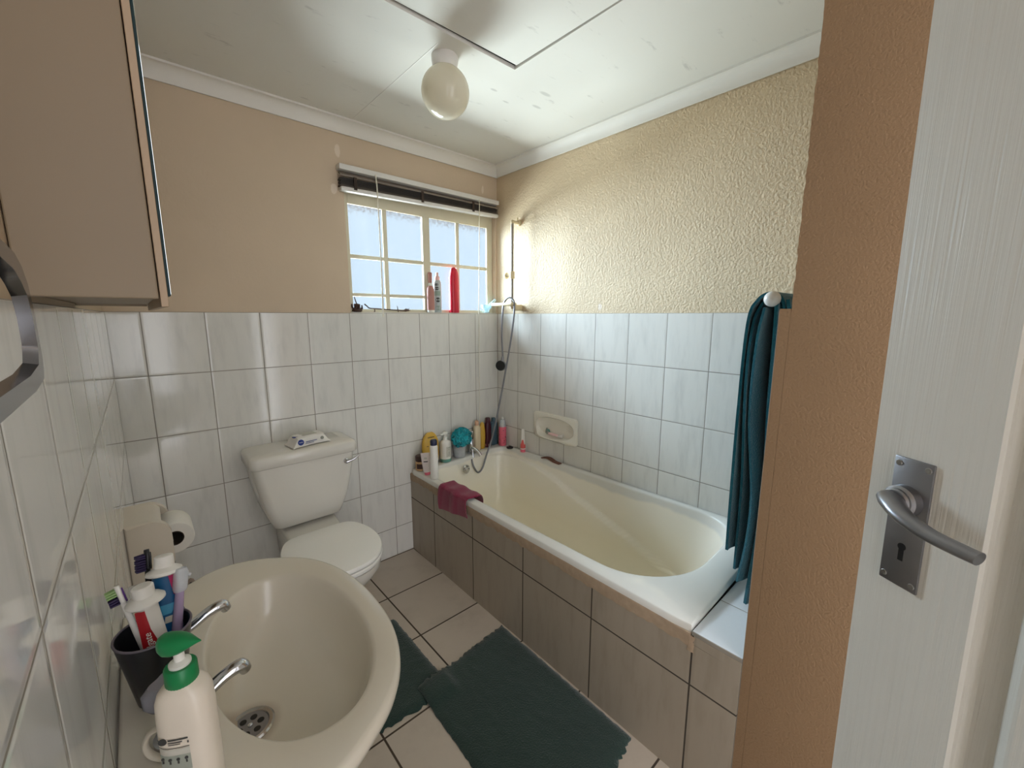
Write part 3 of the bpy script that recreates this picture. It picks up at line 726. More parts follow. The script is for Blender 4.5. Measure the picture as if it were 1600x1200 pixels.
# wet wipes on the cistern
wp = thing('wet_wipes_pack', 'white packet of wet wipes lying on the toilet cistern lid', 'wipes', (-1.262, -.128, .8175), (0, 0, math.radians(9)))
b = new_bm(); NX = 20
rows = []
for k in range(NX + 1):
    t = k / NX; x = -.085 + .17 * t; e = min(t, 1 - t); h = .006 + .040 * sstep(0, .16, e); wv = .042 * (1 + .10 * sstep(.1, 0, e)) + .002 * math.sin(9 * t)
    rows.append([(x, wv * q[0], .0005 + h * q[1]) for q in ((-1, .1), (-1.03, .4), (-.95, .8), (-.7, 1), (0, 1.03 + .02 * math.sin(7 * t)), (.7, 1), (.95, .8), (1.03, .4), (1, .1), (.8, 0), (-.8, 0))])
loft(b, rows); obj('packet', b, 'white', wp)
b = new_bm(); disc(b, (-.050, -.0436, .025), (0, -1, 0.06), .0130, .0030, 28); ds = obj('blue_badge', b, 'nblue', wp)
text_mesh('NIVEA', .0062, 'white', 'badge_text', ds, Matrix.Translation((-.050, -.0468, .0252)) @ Matrix.Rotation(PI / 2 - .06, 4, 'X'), .0002)
b = new_bm(); box(b, -.03, .035, -.024, .022, .0468, .0482, .001); obj('flap_label', b, 'print_pale', wp)
for q in ((-.028, .022, .0215, .0238), (-.030, .008, .0150, .0166)):
    b = new_bm(); box(b, q[0], q[1], -.0466, -.0436, q[2], q[3]); obj('printed_line', b, 'nblue', wp, False)
b = new_bm(); disc(b, (.047, -.0436, .026), (0, -1, .06), .0075, .0030, 20); obj('printed_dot', b, 'print_grey', wp)
b = new_bm(); box(b, -.070, -.050, -.020, -.004, .0445, .0475); obj('blue_corner', b, 'nblue', wp, False)
for o_ in wp.children: pass

# ------------------------------------------------------------------ washbasin
BY = -1.408; RZ = 0.852
wbn = thing('washbasin', 'cream wall-hung washbasin with chrome waste in the left foreground', 'basin', (XL, BY, RZ))
NEAR = .875
half = [(0.0, .262), (.03, .272), (.07, .288), (.105, .305), (.135, .322), (.17, .328), (.20, .323), (.23, .311), (.262, .29), (.297, .262), (.325, .228), (.348, .183), (.363, .135), (.373, .08), (.3765, .028)]
poly = [(u, v) for u, v in half] + [(u, -v * NEAR) for u, v in reversed(half)]
pp = smooth_path([(u, v, 0) for u, v in poly], 4); basin_poly = [(p.x, p.y) for p in pp]
def bowl_poly():
    out = []
    for k in range(120):
        a = 2 * PI * k / 120; c, s = math.cos(a), math.sin(a); p = 2.12
        out.append((.219 + .116 * math.copysign(abs(c) ** (2 / p), c), .208 * math.copysign(abs(s) ** (2 / p), s)))
    return out
bp = bowl_poly()
nb = 120; ba = [math.atan2(.26 * math.sin(2 * PI * k / nb), .19 * math.cos(2 * PI * k / nb)) for k in range(nb)]
c_o = (.19, 0.0)
def bl(poly, sc, z, cx=None, m=0.0):
    out = []
    for a in ba:
        t = cast(poly, c_o, a); x, y = c_o[0] + t * math.cos(a), c_o[1] + t * math.sin(a)
        cc = c_o if cx is None else cx
        out.append((max(0.001, cc[0] + (x - c_o[0]) * sc), cc[1] + (y - c_o[1]) * sc, z))
    return out
bt = (.19, 0.0)
def bb(sc, z, k):   # bowl loop, drifting towards the waste
    out = []
    for a in ba:
        t = cast(bp, c_o, a); x, y = c_o[0] + t * math.cos(a), c_o[1] + t * math.sin(a)
        cx = c_o[0] + (.148 - c_o[0]) * k; cy = -.012 * k
        out.append((cx + (x - c_o[0]) * sc, cy + y * sc, z))
    return out
b = new_bm()
loft(b, [bl(basin_poly, .30, -.23, (.10, 0)), bl(basin_poly, .42, -.215, (.11, 0)), bl(basin_poly, .62, -.16, (.14, 0)), bl(basin_poly, .80, -.10, (.165, 0)), bl(basin_poly, .93, -.052, (.183, 0)), bl(basin_poly, .985, -.030),
         bl(basin_poly, 1.0, -.016), bl(basin_poly, .997, -.006), bl(basin_poly, .985, -.0015), bl(basin_poly, .965, 0.0)]
     + [bb(1.05, -.001, 0), bb(1.02, -.003, 0), bb(1.0, -.008, 0), bb(.975, -.020, .02), bb(.93, -.045, .06), bb(.84, -.075, .15), bb(.70, -.097, .3), bb(.50, -.110, .55), bb(.30, -.117, .8), bb(.17, -.120, 1.0)], cap1=True)
obj('basin_bowl', b, 'basin', wbn, True, sharp=60)
dr = bpy.data.objects.new('waste', None); COL.objects.link(dr); dr.parent = wbn; dr.location = (.148, -.012, -.1205)
b = new_bm(); lathe(b, [(.036, 0), (.036, .002), (.033, .0042), (.028, .0034), (.0265, .001), (.002, .0008)], 36, cap0=False); obj('waste_ring', b, 'chrome', dr)
b = new_bm(); lathe(b, [(.0262, .0010), (.0262, .0022), (.006, .0014), (.001, .0014)], 32, cap0=False); obj('waste_grid', b, 'satin', dr)
b = new_bm()
for k in range(6):
    a = 2 * PI * k / 6; disc(b, (.0155 * math.cos(a), .0155 * math.sin(a), .0016), (0, 0, 1), .0052, .0006, 14)
obj('grid_holes', b, 'black', dr)
b = new_bm(); lathe(b, [(.0035, .0014), (.0035, .004), (.001, .005)], 12); obj('centre_screw', b, 'chrome', dr)

def pillar_tap(y, label):
    t = thing('pillar_tap', label, 'tap', (-1.820, y, RZ), (0, 0, 0), 'pair of basin taps')
    b = new_bm(); lathe(b, [(.024, -.001), (.024, .005), (.017, .009), (.015, .03), (.016, .042), (.012, .048)], 24); obj('tap_body', b, 'chrome', t)
    b = new_bm(); tube(b, smooth_path([(.006, 0, .030), (.030, .002, .036), (.058, .006, .048), (.078, .009, .050), (.084, .010, .040)], 6), [.011, .0095, .0095, .0105, .0095], 14, flat=.85); obj('spout', b, 'chrome', t)
    b = new_bm(); L = []
    for z, r in ((.047, .010), (.051, .020), (.060, .0255), (.076, .0255), (.084, .019)):
        L.append([((r * (1 + .12 * math.cos(4 * a))) * math.cos(a), (r * (1 + .12 * math.cos(4 * a))) * math.sin(a), z) for a in [2 * PI * k / 40 for k in range(40)]])
    loft(b, L); obj('tap_head', b, 'acrylic', t)
pillar_tap(-1.325, 'chrome basin tap farther from us, half hidden behind the black tumbler')
pillar_tap(-1.497, 'chrome basin tap nearer to us, behind the green-topped soap bottle')
# ------------------------------------------------------------------ wall cabinet with mirror door
cb = thing('mirror_cabinet', 'beige wall cabinet with mirrored door above the left tiles', 'cabinet', (XL - .006, -1.23, 1.42))
def cp(name, bm, mat):
    o = obj(name, bm, mat, cb, False); o.location = (-XL + .006, 1.23, -1.42); return o
b = new_bm()
x0, x1 = XL - .005, -1.7785
box(b, x0, x1, -1.512, -1.498, 1.4245, 2.12, .0015); box(b, x0, x1, -.964, -.950, 1.4245, 2.12, .0015)
box(b, x0, x1, -1.498, -.964, 1.4285, 1.4425); box(b, x0, x1, -1.498, -.964, 2.106, 2.12); box(b, x0, x0 + .004, -1.498, -.964, 1.4425, 2.106)
cp('carcass', b, 'cab')
b = new_bm(); box(b, -1.7775, -1.7705, -1.513, -.949, 1.4155, 2.122, .0008); cp('door', b, 'cab_edge')
b = new_bm(); box(b, -1.7704, -1.7675, -1.511, -.951, 1.428, 2.118, .0006); mi = cp('mirror', b, ['mirror_edge'])
b = new_bm(); box(b, -1.7674, -1.7672, -1.509, -.953, 1.430, 2.116); cp('mirror_face', b, 'mirror')

# towel ring
tr_ = thing('towel_ring', 'chrome rectangular towel ring on the left tiled wall at the edge of the view', 'towel ring', (XL, -1.86, 1.40))
pts = [(-1.765, 1.425), (-1.760, 1.405), (-1.7605, 1.379), (-1.763, 1.372), (-1.768, 1.366), (-1.80, 1.3625), (-1.90, 1.361), (-1.95, 1.363), (-1.957, 1.369), (-1.959, 1.38), (-1.959, 1.415), (-1.95, 1.432), (-1.93, 1.442), (-1.88, 1.4465), (-1.83, 1.4455), (-1.79, 1.441), (-1.775, 1.435)]
b = new_bm(); L = []
cy_, cz_ = -1.86, 1.404
n_ = len(pts)
for i, (y, z) in enumerate(pts + pts[:1]):
    dy, dz = y - cy_, z - cz_; w_ = .0125
    dl_ = math.hypot(dy / .10, dz / .043); iy, iz = y - dy / abs(dy if abs(dy) > 1e-6 else 1) * min(abs(dy), .0125 * min(1, abs(dy) / .07)), z - math.copysign(min(abs(dz), .0125 * min(1, abs(dz) / .03)), dz)
    xa, xb = -1.8535, -1.8475
    L.append([(xa, y, z), (xb, y + (iy - y) * .12, z + (iz - z) * .12), (xb, y + (iy - y) * .88, z + (iz - z) * .88), (xa, iy, iz)])
rows = loft(b, L, False, False); bmesh.ops.remove_doubles(b, verts=rows[0] + rows[-1], dist=1e-6)
o = obj('ring_bar', b, 'ring_chrome', tr_, True, sharp=25); o.location = (-XL, 1.86, -1.40)
b = new_bm(); disc(b, (XL, -1.90, 1.4415), (1, 0, 0), .020, .008, 28, .003); tube(b, [(XL + .004, -1.90, 1.4415), (XL + .030, -1.90, 1.4415)], .008, 14)
o = obj('wall_post', b, 'chrome', tr_); o.location = (-XL, 1.86, -1.40)

# ------------------------------------------------------------------ towel rail and towel at the bath foot
rl = thing('towel_rail', 'white towel rail with round end knob on the wall at the foot of the bath', 'towel rail', (-.25, YS, 1.453))
b = new_bm(); tube(b, [(-.20, .083, 0), (.235, .083, 0)], .0075, 14); obj('rail_bar', b, 'white', rl)
b = new_bm(); sphere(b, (-.221, .083, 0), .0215, seg=28, rin=18); obj('end_knob', b, 'rail_white', rl)
for x in (-.10, .20):
    b = new_bm(); disc(b, (x, 0, 0), (0, 1, 0), .022, .008, 24, .003); tube(b, [(x, .004, 0), (x, .083, 0)], .008, 12); obj('wall_bracket', b, 'white', rl)

tw = None
def towel_sheet(bm, path, x0, x1, th, ph, amp=.010, nx=34, lift=0.0, edge=None):
    """path: (y, z) list from one hem over the rail to the other; swept along x with soft vertical folds"""
    P = smooth_path([(0, p[0], p[1]) for p in path], 8); n = len(P)
    top = max(p.z for p in P); grid = []
    for i in range(nx + 1):
        u = i / nx; row = []
        for j, p in enumerate(P):
            f = min(1.0, (top - p.z) / .25)
            dx = (edge(p.z) if edge else 0.0) * (1 - u) ** 2
            yy = p.y + amp * f * (math.sin(13 * u + ph + 1.2 * (top - p.z)) - math.sin(ph + 1.2 * (top - p.z))) + .004 * f * math.sin(37 * u + ph) * u
            row.append((x0 + (x1 - x0) * u + dx, yy, p.z + .006 * f * math.sin(9 * u + ph) * u))
        grid.append(row)
    # two skins give the cloth its thickness
    def off(i, j):
        a = Vector(grid[min(i + 1, nx)][j]) - Vector(grid[max(i - 1, 0)][j]); c = Vector(grid[i][min(j + 1, n - 1)]) - Vector(grid[i][max(j - 1, 0)])
        return a.cross(c).normalized() * th
    A = [[bm.verts.new(grid[i][j]) for j in range(n)] for i in range(nx + 1)]
    B = [[bm.verts.new(Vector(grid[i][j]) + off(i, j)) for j in range(n)] for i in range(nx + 1)]
    for S_, fl in ((A, False), (B, True)):
        for i in range(nx):
            for j in range(n - 1):
                q = (S_[i][j], S_[i + 1][j], S_[i + 1][j + 1], S_[i][j + 1]); bm.faces.new(q[::-1] if fl else q)
    for i in range(nx):
        for j in (0, n - 1): bm.faces.new((A[i][j], B[i][j], B[i + 1][j], A[i + 1][j]))
    for j in range(n - 1):
        for i in (0, nx): bm.faces.new((A[i][j], A[i][j + 1], B[i][j + 1], B[i][j]))
b = new_bm()
towel_sheet(b, [(-1.694, .665), (-1.692, .80), (-1.690, 1.10), (-1.694, 1.38), (-1.715, 1.452), (-1.752, 1.474), (-1.785, 1.452), (-1.792, 1.38), (-1.792, 1.1)], -.470, -.10, .008, .3)
towel_sheet(b, [(-1.722, .612), (-1.716, .80), (-1.708, 1.10), (-1.706, 1.36), (-1.724, 1.440), (-1.752, 1.4635), (-1.775, 1.446), (-1.781, 1.36), (-1.778, 1.0)], -.462, -.11, .007, .9, edge=lambda z: .012 * math.sin(9 * z))
towel_sheet(b, [(-1.738, .585), (-1.750, .72), (-1.748, .86), (-1.722, 1.10), (-1.728, 1.33), (-1.741, 1.43)], -.474, -.12, .007, 1.7, edge=lambda z: .014 * math.sin(7 * z + 1))
towel_sheet(b, [(-1.762, .515), (-1.772, .70), (-1.776, .90), (-1.768, 1.10), (-1.768, 1.33), (-1.765, 1.44)], -.466, -.10, .009, 2.6, edge=lambda z: .010 * math.sin(8 * z))
towel_sheet(b, [(-1.792, .525), (-1.797, .80), (-1.800, 1.10), (-1.800, 1.38), (-1.792, 1.45)], -.478, -.10, .009, 3.4)
tag(obj('bath_towel', b, 'towel', None, True, sharp=70), 'teal bath towel hanging in folds from the white rail at the bath foot', 'towel')

# ------------------------------------------------------------------ toilet roll holder and roll on the left wall
rh = thing('toilet_roll_holder', 'cream ceramic toilet roll holder on the left tiled wall behind the basin', 'toilet roll holder', (XL, -.68, .83))
def cheek(bm, y0, y1, reach, zt, zb):
    out = [(0, zb)]; out.append((.02, zb))
    for k in range(13):
        a = -PI / 2 + PI * k / 12 * .5; out.append((reach - .045 + .045 * math.cos(a), zb + .05 + .05 * math.sin(a)))
    for k in range(13):
        a = PI / 2 * k / 12; out.append((reach - .045 + .045 * math.cos(a), zt - .045 + .045 * math.sin(a)))
    out.append((0, zt))
    loft(bm, [[(x, y0 + (.0 if i else .0), z) for x, z in out] for i, y in enumerate((y0,))] + [[(x, y1, z) for x, z in out]])
b = new_bm(); cheek(b, -.082, -.060, .092, .040, -.12)
bmesh.ops.bevel(b, geom=[e for e in b.edges if all(abs(v.co.y + .082) < 1e-6 for v in e.verts)], offset=.006, segments=3, profile=.5, affect='EDGES')
obj('side_cheek', b, 'ceramic_warm', rh)
b = new_bm(); cheek(b, .062, .082, .092, .040, -.12); obj('side_cheek', b, 'ceramic_warm', rh)
b = new_bm(); L = []
for y in (-.061, .063):
    L.append([(0, y, .040), (.050, y, .040), (.066, y, .036), (.074, y, .026), (.068, y, .022), (.050, y, .030), (0, y, .030)])
loft(b, L); box(b, 0, .008, -.061, .063, -.12, .032); obj('hood', b, 'ceramic_warm', rh)
b = new_bm(); tube(b, [(.084, -.061, -.034), (.084, .063, -.034)], .009, 16); obj('spindle', b, 'ceramic_warm', rh)
ro = thing('toilet_roll', 'white toilet roll hanging in the cream wall holder', 'toilet roll', (XL + .097, -.68, .796))
b = new_bm(); L = []
for r, y in ((.0205, -.052), (.0425, -.053), (.044, -.051), (.044, .051), (.0425, .053), (.0205, .052), (.0205, -.052)):
    L.append([(r * math.cos(2 * PI * k / 44), y, r * math.sin(2 * PI * k / 44)) for k in range(44)])
rows = loft(b, L, False, False); bmesh.ops.remove_doubles(b, verts=rows[0] + rows[-1], dist=1e-6); obj('paper', b, 'tissue', ro)
b = new_bm(); L = []
for r, y in ((.0182, -.0525), (.0203, -.0525), (.0203, .0525), (.0182, .0525), (.0182, -.0525)):
    L.append([(r * math.cos(2 * PI * k / 36), y, r * math.sin(2 * PI * k / 36)) for k in range(36)])
rows = loft(b, L, False, False); bmesh.ops.remove_doubles(b, verts=rows[0] + rows[-1], dist=1e-6); obj('core', b, 'card', ro)

# ------------------------------------------------------------------ ceiling lamp
cl = thing('ceiling_light', 'round opal glass ceiling lamp beside the trapdoor', 'ceiling light', (-.872, -.752, CH))
b = new_bm(); lathe(b, [(.048, 0), (.048, -.012), (.045, -.034), (.043, -.040), (.02, -.040)], 40); obj('lamp_base', b, 'rail_white', cl)
b = new_bm(); prof = [(.040, -.034), (.0425, -.040)]
for k in range(1, 25):
    a = PI * (.14 + .86 * k / 24); prof.append((.0865 * math.sin(a), -.116 + .0865 * math.cos(a)))
prof[-1] = (.0006, -.2025)
lathe(b, prof, 48); obj('globe', b, 'globe', cl)

# ------------------------------------------------------------------ bath mats
def bath_mat_obj(corners, label, th=.011, z0=.0005, seed=1, sag=None):
    rnd = random.Random(seed); b = new_bm(); n = 46
    A, B, Cc, D = [Vector((x, y, 0)) for x, y in corners]; g = []
    for i in range(n + 1):
        row = []
        for j in range(n + 1):
            u, v = i / n, j / n
            p = (A * (1 - u) + B * u) * (1 - v) + (D * (1 - u) + Cc * u) * v
            ed = min(u, 1 - u, v, 1 - v)
            if v in (0, 1): p += Vector((rnd.uniform(-.002, .002), rnd.uniform(-.0075, .0075), 0))
            if u in (0, 1): p += Vector((rnd.uniform(-.002, .002), 0, 0))
            z = th * min(1, .35 + ed * n * .33) + rnd.uniform(-.0012, .0012) + (sag(p.x, p.y) if sag else 0.0)
            row.append((p.x, p.y, z0 + max(.001, z)))
        g.append(row)
    T = [[b.verts.new(q) for q in row] for row in g]
    Bm = [[b.verts.new((q[0], q[1], z0 + (sag(q[0], q[1]) if sag else 0))) for q in row] for row in g]
    for i in range(n):
        for j in range(n):
            b.faces.new((T[i][j], T[i + 1][j], T[i + 1][j + 1], T[i][j + 1])); b.faces.new((Bm[i][j], Bm[i][j + 1], Bm[i + 1][j + 1], Bm[i + 1][j]))
    for i in range(n):
        for j in (0, n): b.faces.new((T[i][j], Bm[i][j], Bm[i + 1][j], T[i + 1][j])); b.faces.new((T[j][i], T[j][i + 1], Bm[j][i + 1], Bm[j][i]))
    return tag(obj('bath_mat', b, 'mat', None, True, sharp=80), label, 'bath mat')
bath_mat_obj([(-1.53, -.56), (-1.048, -.486), (-1.052, -.975), (-1.60, -.935)], 'dark green bath mat lying under the washbasin beside the toilet', seed=2)
bath_mat_obj([(-1.154, -.892), (-.700, -.858), (-.709, -1.540), (-1.170, -1.60)], 'dark green bath mat lying along the grey tiled bath panel', seed=4,
             sag=lambda x, y: .0125 * sstep(-1.020, -1.052, x) * sstep(-1.02, -.972, y))

# crimson face cloth over the bath edge
b = new_bm(); g = []; nu, nv = 34, 30
prof = [(-.700, .392), (-.7015, .42), (-.7015, .45), (-.7005, .49), (-.698, .513), (-.690, .524), (-.67, .526), (-.64, .5275), (-.618, .5245), (-.606, .500), (-.603, .475)]
P = smooth_path([(p[0], 0, p[1]) for p in prof], 3); nv = len(P) - 1
for i in range(nu + 1):
    u = i / nu; y = -.365 - .235 * u; row = []
    for j, p in enumerate(P):
        hang = j / nv; shift = .0
        lowcut = .055 * sstep(.45, 0, u) * 0 + .060 * u      # hem climbs towards the far end
        z = p.z
        if hang < .45: z = p.z + (.525 - p.z) * (.03 + .30 * u) if z < .515 else p.z
        x = p.x - .006 * max(0, math.sin(11 * u + 2.2 * (1 - hang))) * (1 if hang < .5 else .0) + .0 * u
        zz = z + (.003 * (1 + math.sin(14 * u + 3 * hang)) + .016 * (-y - .365) * .06 if hang >= .45 else 0)
        yy = y + .010 * math.sin(6 * hang) - .04 * sstep(.42, 0, hang) * (u - .5) * .4
        row.append((x, yy, zz))
    g.append(row)
A = [[b.verts.new(q) for q in r] for r in g]; B = [[b.verts.new((q[0] - (.004 if j < nv * .45 else 0), q[1], q[2] + (.004 if j >= nv * .4 else 0))) for j, q in enumerate(r)] for r in g]
nv = len(g[0]) - 1
for S_, fl in ((A, 0), (B, 1)):
    for i in range(nu):
        for j in range(nv):
            q = (S_[i][j], S_[i + 1][j], S_[i + 1][j + 1], S_[i][j + 1]); b.faces.new(q[::-1] if fl else q)
for i in range(nu):
    for j in (0, nv): b.faces.new((A[i][j], B[i][j], B[i + 1][j], A[i + 1][j]))
for j in range(nv):
    for i in (0, nu): b.faces.new((A[i][j], A[i][j + 1], B[i][j + 1], B[i][j]))
tag(obj('face_cloth', b, 'cloth', None, True, sharp=80), 'crimson face cloth draped over the front edge of the bathtub', 'cloth')

# ------------------------------------------------------------------ things on the bath's tap end
def rz(x, y): return rimz(x, y) + .0005
def at(x, y): return (x, y, rz(x, y))
t = thing('cream_jar', 'squat tan jar with dark brown lid in the corner of the bath rim', 'jar', at(-.640, -.060))
b = new_bm(); lathe(b, [(.027, 0), (.031, .004), (.031, .052), (.028, .057)], 32); obj('jar_body', b, 'tan', t)
b = new_bm(); lathe(b, [(.031, .057), (.032, .060), (.032, .084), (.029, .088), (.001, .089)], 32); obj('lid', b, 'brown_lid', t)
b = new_bm(); loft(b, [[(.0315 * math.cos(a), .0315 * math.sin(a), z) for a in [math.radians(190 + 120 * k / 14) for k in range(15)]] for z in (.014, .044)], False, False, False); obj('jar_label', b, 'brown_lid', t)

def crimp_tube(name, loc, label, cat, body, cap, h, r, cap_h, tilt=(0, 0, 0), band=None, w=1.0, cap_r=None):
    """squeeze tube standing on its cap: round at the cap, flat at the crimp"""
    t = thing(name, label, cat, loc, tilt); cr = cap_r or r * .8
    b = new_bm(); lathe(b, [(cr * .96, 0), (cr, .002), (cr, cap_h - .002), (cr * .95, cap_h)], 28); obj('cap', b, cap, t)
    b = new_bm(); L = []
    for k in range(15):
        q = k / 14; z = cap_h + (h - cap_h) * q; f = q ** .8
        L.append(ring(0, 0, z, r * (1 + .28 * w * f), max(.0012, r * (1 - f * .97)), 28, 2 + 2 * f))
    L.insert(0, ring(0, 0, cap_h, cr * .8, cr * .8, 28)); loft(b, L); o = obj('tube_body', b, body, t)
    if band:
        for zz, hh, ww, mt in band:
            b = new_bm(); q = (zz - cap_h) / (h - cap_h); yy = r * (1 - q ** .8 * .97)
            q2 = (zz + hh - cap_h) / (h - cap_h); y2 = r * (1 - q2 ** .8 * .97)
            hexa(b, [(-ww, -yy * .98 - .0012, zz), (ww, -yy * .98 - .0012, zz), (ww, -yy * .8, zz), (-ww, -yy * .8, zz), (-ww, -y2 * .98 - .0012, zz + hh), (ww, -y2 * .98 - .0012, zz + hh), (ww, -y2 * .8, zz + hh), (-ww, -y2 * .8, zz + hh)])
            obj('printed_band', b, mt, o, False)
    return t
crimp_tube('lotion_tube', at(-.650, -.150), 'white squeeze tube with pink cap standing between the brown jar and the tall white can', 'tube', plain('white pink tube', rgb(226, 214, 210), .4), 'pink', .128, .0205, .018, (0, math.radians(-5), math.radians(-42)), band=[(.076, .005, .012, 'print_dark'), (.092, .010, .008, 'print_pale')])

t = thing('spray_can', 'tall slim white spray can with navy cap on the front bath rim', 'spray can', at(-.654, -.232))
b = new_bm(); lathe(b, [(.0185, 0), (.0215, .003), (.0215, .184), (.019, .191), (.0185, .194)], 32); obj('can_body', b, 'white', t)
b = new_bm(); lathe(b, [(.0185, .194), (.0195, .196), (.0195, .217), (.016, .224), (.010, .226)], 32); obj('cap', b, 'navy', t)
b = new_bm(); tube(b, [(.0215, -.004, .002), (.0218, -.004, .183)], .0018, 6); obj('grey_stripe', b, 'print_grey', t)

t = thing('body_wash_bottle', 'flat oval mustard yellow bottle leaning against the window wall', 'bottle', at(-.552, -.030), (math.radians(-3), 0, 0))
b = new_bm(); L = []
for k in range(25):
    q = k / 24; z = .198 * q; wv = .057 * (max(0, 1 - (abs(q - .46) / .56) ** 2.6)) ** .5 * (1 if q > .03 else .9)
    L.append(ring(0, 0, z, max(.004, wv), max(.003, .021 * (1 - (abs(q - .46) / .56) ** 4)), 36, 2.4))
loft(b, L); bo = obj('bottle_body', b, 'yellow', t)
b = new_bm(); b.free()
for q in ((-.024, .020, -.0185, .168, .1715), (-.036, -.024, -.0215, .118, .121), (.010, .030, -.0215, .122, .125)):
    b = new_bm(); box(b, q[0], q[1], q[2], q[2] + .0022, q[3], q[4]); obj('printed_line', b, 'print_dark', bo, False)
b = new_bm(); tube(b, [(.026 + .017 * math.cos(a), -.0215, .075 + .026 * math.sin(a)) for a in [2 * PI * k / 28 for k in range(28)]], .0028, 8, closed=True); sphere(b, (.022, -.020, .080), .009, sy=.4); obj('gold_emblem', b, 'gold', bo)

t = thing('pump_bottle', 'white pump bottle with teal base band behind the bath mixer', 'bottle', at(-.462, -.050), (0, 0, math.radians(20))); t.scale = (1.12, 1.12, 1.12)
b = new_bm(); lathe(b, [(.028, 0), (.030, .003), (.030, .018)], 32, cap1=False); obj('teal_base', b, 'teal_band', t)
b = new_bm(); lathe(b, [(.030, .018), (.030, .098), (.028, .110), (.020, .118), (.012, .121)], 32, cap0=True); obj('bottle_body', b, 'white', t)
b = new_bm(); lathe(b, [(.0125, .121), (.0125, .136), (.007, .139), (.006, .154)], 24); lathe(b, [(.0135, .154), (.0135, .163), (.010, .166)], 24); hexa(b, [(-.036, -.006, .155), (0, -.008, .154), (0, .008, .154), (-.036, .006, .155), (-.036, -.005, .161), (0, -.008, .165), (0, .008, .165), (-.036, .005, .161)], .002)
obj('pump', b, plain('off white pump', rgb(232, 230, 222), .3), t)
b = new_bm(); loft(b, [[(.0304 * math.cos(a), .0304 * math.sin(a), z) for a in [math.radians(225 + 62 * k / 10) for k in range(11)]] for z in (.03, .088)], False, False, False); lb = obj('front_label', b, 'print_pale', t)
b = new_bm()
for z, w1, w2 in ((.080, 238, 276), (.070, 238, 262), (.055, 246, 270), (.048, 246, 268), (.040, 240, 274)):
    loft(b, [[(.0308 * math.cos(a), .0308 * math.sin(a), zz) for a in [math.radians(w1 + (w2 - w1) * k / 8) for k in range(9)]] for zz in (z, z + .0022)], False, False, False)
obj('label_lines', b, 'print_grey', lb)

t = thing('clear_tub', 'clear plastic tub under the teal sponge behind the bath mixer', 'tub', at(-.358, -.0475))
b = new_bm(); lathe(b, [(.034, 0), (.037, .003), (.043, .068), (.045, .070), (.0435, .071), (.040, .066), (.035, .006), (.001, .005)], 40); obj('tub_wall', b, 'clear', t)
b = new_bm(); sphere(b, (-.358, -.0475, rz(-.358, -.0475) + .0285), 1, .029, .027, .022); tag(obj('purple_soap', b, 'dark_purple'), 'dark purple soap bar inside the clear tub under the sponge', 'soap')
# loofah: ruffled ball of net
b = new_bm(); rnd = random.Random(11)
import mathutils
core = Vector((0, 0, 0))
bmesh.ops.create_icosphere(b, subdivisions=5, radius=1.0)
for v in b.verts:
    p = v.co.copy(); nn = mathutils.noise
    a = nn.noise(p * 2.1 + Vector((4.1, 0, 0))) * 1.7
    r = 1.0 + .16 * math.sin(9 * (p.x + .5 * p.z) + 6 * a) * (.6 + .4 * nn.noise(p * 3.3)) + .10 * math.sin(17 * (p.y - .4 * p.x) + 5 * a) + .10 * nn.noise(p * 1.6 + Vector((0, 7, 0)))
    v.co = p * (.053 * r)
for k in range(16):                                   # loose ruffles standing out from the ball
    ax = Vector((rnd.gauss(0, 1), rnd.gauss(0, 1), rnd.gauss(0, 1))).normalized(); u_ = ax.orthogonal().normalized(); w_ = ax.cross(u_)
    n0 = 26; a0 = rnd.uniform(0, 6.28); span = rnd.uniform(1.5, 2.8); rows = []
    for i in range(n0 + 1):
        a = a0 + span * i / n0; dirv = u_ * math.cos(a) + w_ * math.sin(a); wob = math.sin(i * 1.25 + k) * .005
        rows.append([b.verts.new(dirv * .046 + ax * wob * .3), b.verts.new(dirv * .058 + ax * wob), b.verts.new(dirv * .066 + ax * wob * 2.0)])
    for r0, r1 in zip(rows, rows[1:]):
        for j in range(2): b.faces.new((r0[j], r1[j], r1[j + 1], r0[j + 1]))
lf = obj('bath_sponge', b, 'loofah', None, True, loc=(-.357, -.074, rz(-.358, -.0475) + .128), sharp=180)
tag(lf, 'ruffled teal net bath sponge sitting on the clear tub behind the mixer', 'bath sponge')

t = thing('shampoo_bottle', 'cream bottle with peach cap between the teal sponge and the yellow bottle', 'bottle', at(-.215, -.045))
b = new_bm(); L = [ring(0, 0, z, rx, ry, 32, 3) for z, rx, ry in ((0, .021, .016), (.004, .0235, .018), (.10, .0235, .018), (.158, .0225, .017), (.168, .018, .014), (.171, .012, .012))]; loft(b, L); obj('bottle_body', b, 'cream', t)
b = new_bm(); lathe(b, [(.0125, .170), (.0135, .173), (.0125, .196), (.008, .202)], 26); obj('cap', b, 'peach', t)
t = thing('lotion_bottle', 'slim mustard yellow bottle between the cream and the maroon bottles', 'bottle', at(-.168, -.040))
b = new_bm(); L = [ring(0, 0, z, r, r * .7, 30, 2.4) for z, r in ((0, .016), (.004, .019), (.06, .0215), (.11, .0215), (.15, .0185), (.172, .012), (.180, .004))]; loft(b, L); obj('bottle_body', b, 'yellow', t)
t = thing('conditioner_bottle', 'tall maroon bottle in the corner behind the shower hose', 'bottle', at(-.120, -.040))
b = new_bm(); L = [ring(0, 0, z, r, r * .8, 30, 2.6) for z, r in ((0, .020), (.004, .0225), (.04, .023), (.13, .023), (.158, .019), (.168, .016))]; loft(b, L); obj('bottle_body', b, 'maroon', t)
b = new_bm(); lathe(b, [(.0165, .168), (.0175, .170), (.0165, .196), (.013, .200)], 28); obj('cap', b, 'maroon', t)
b = new_bm(); lathe(b, [(.0205, .004), (.0237, .010), (.0237, .024)], 28, cap0=False, cap1=False, sy=.82); obj('foot_label', b, 'rose', t)
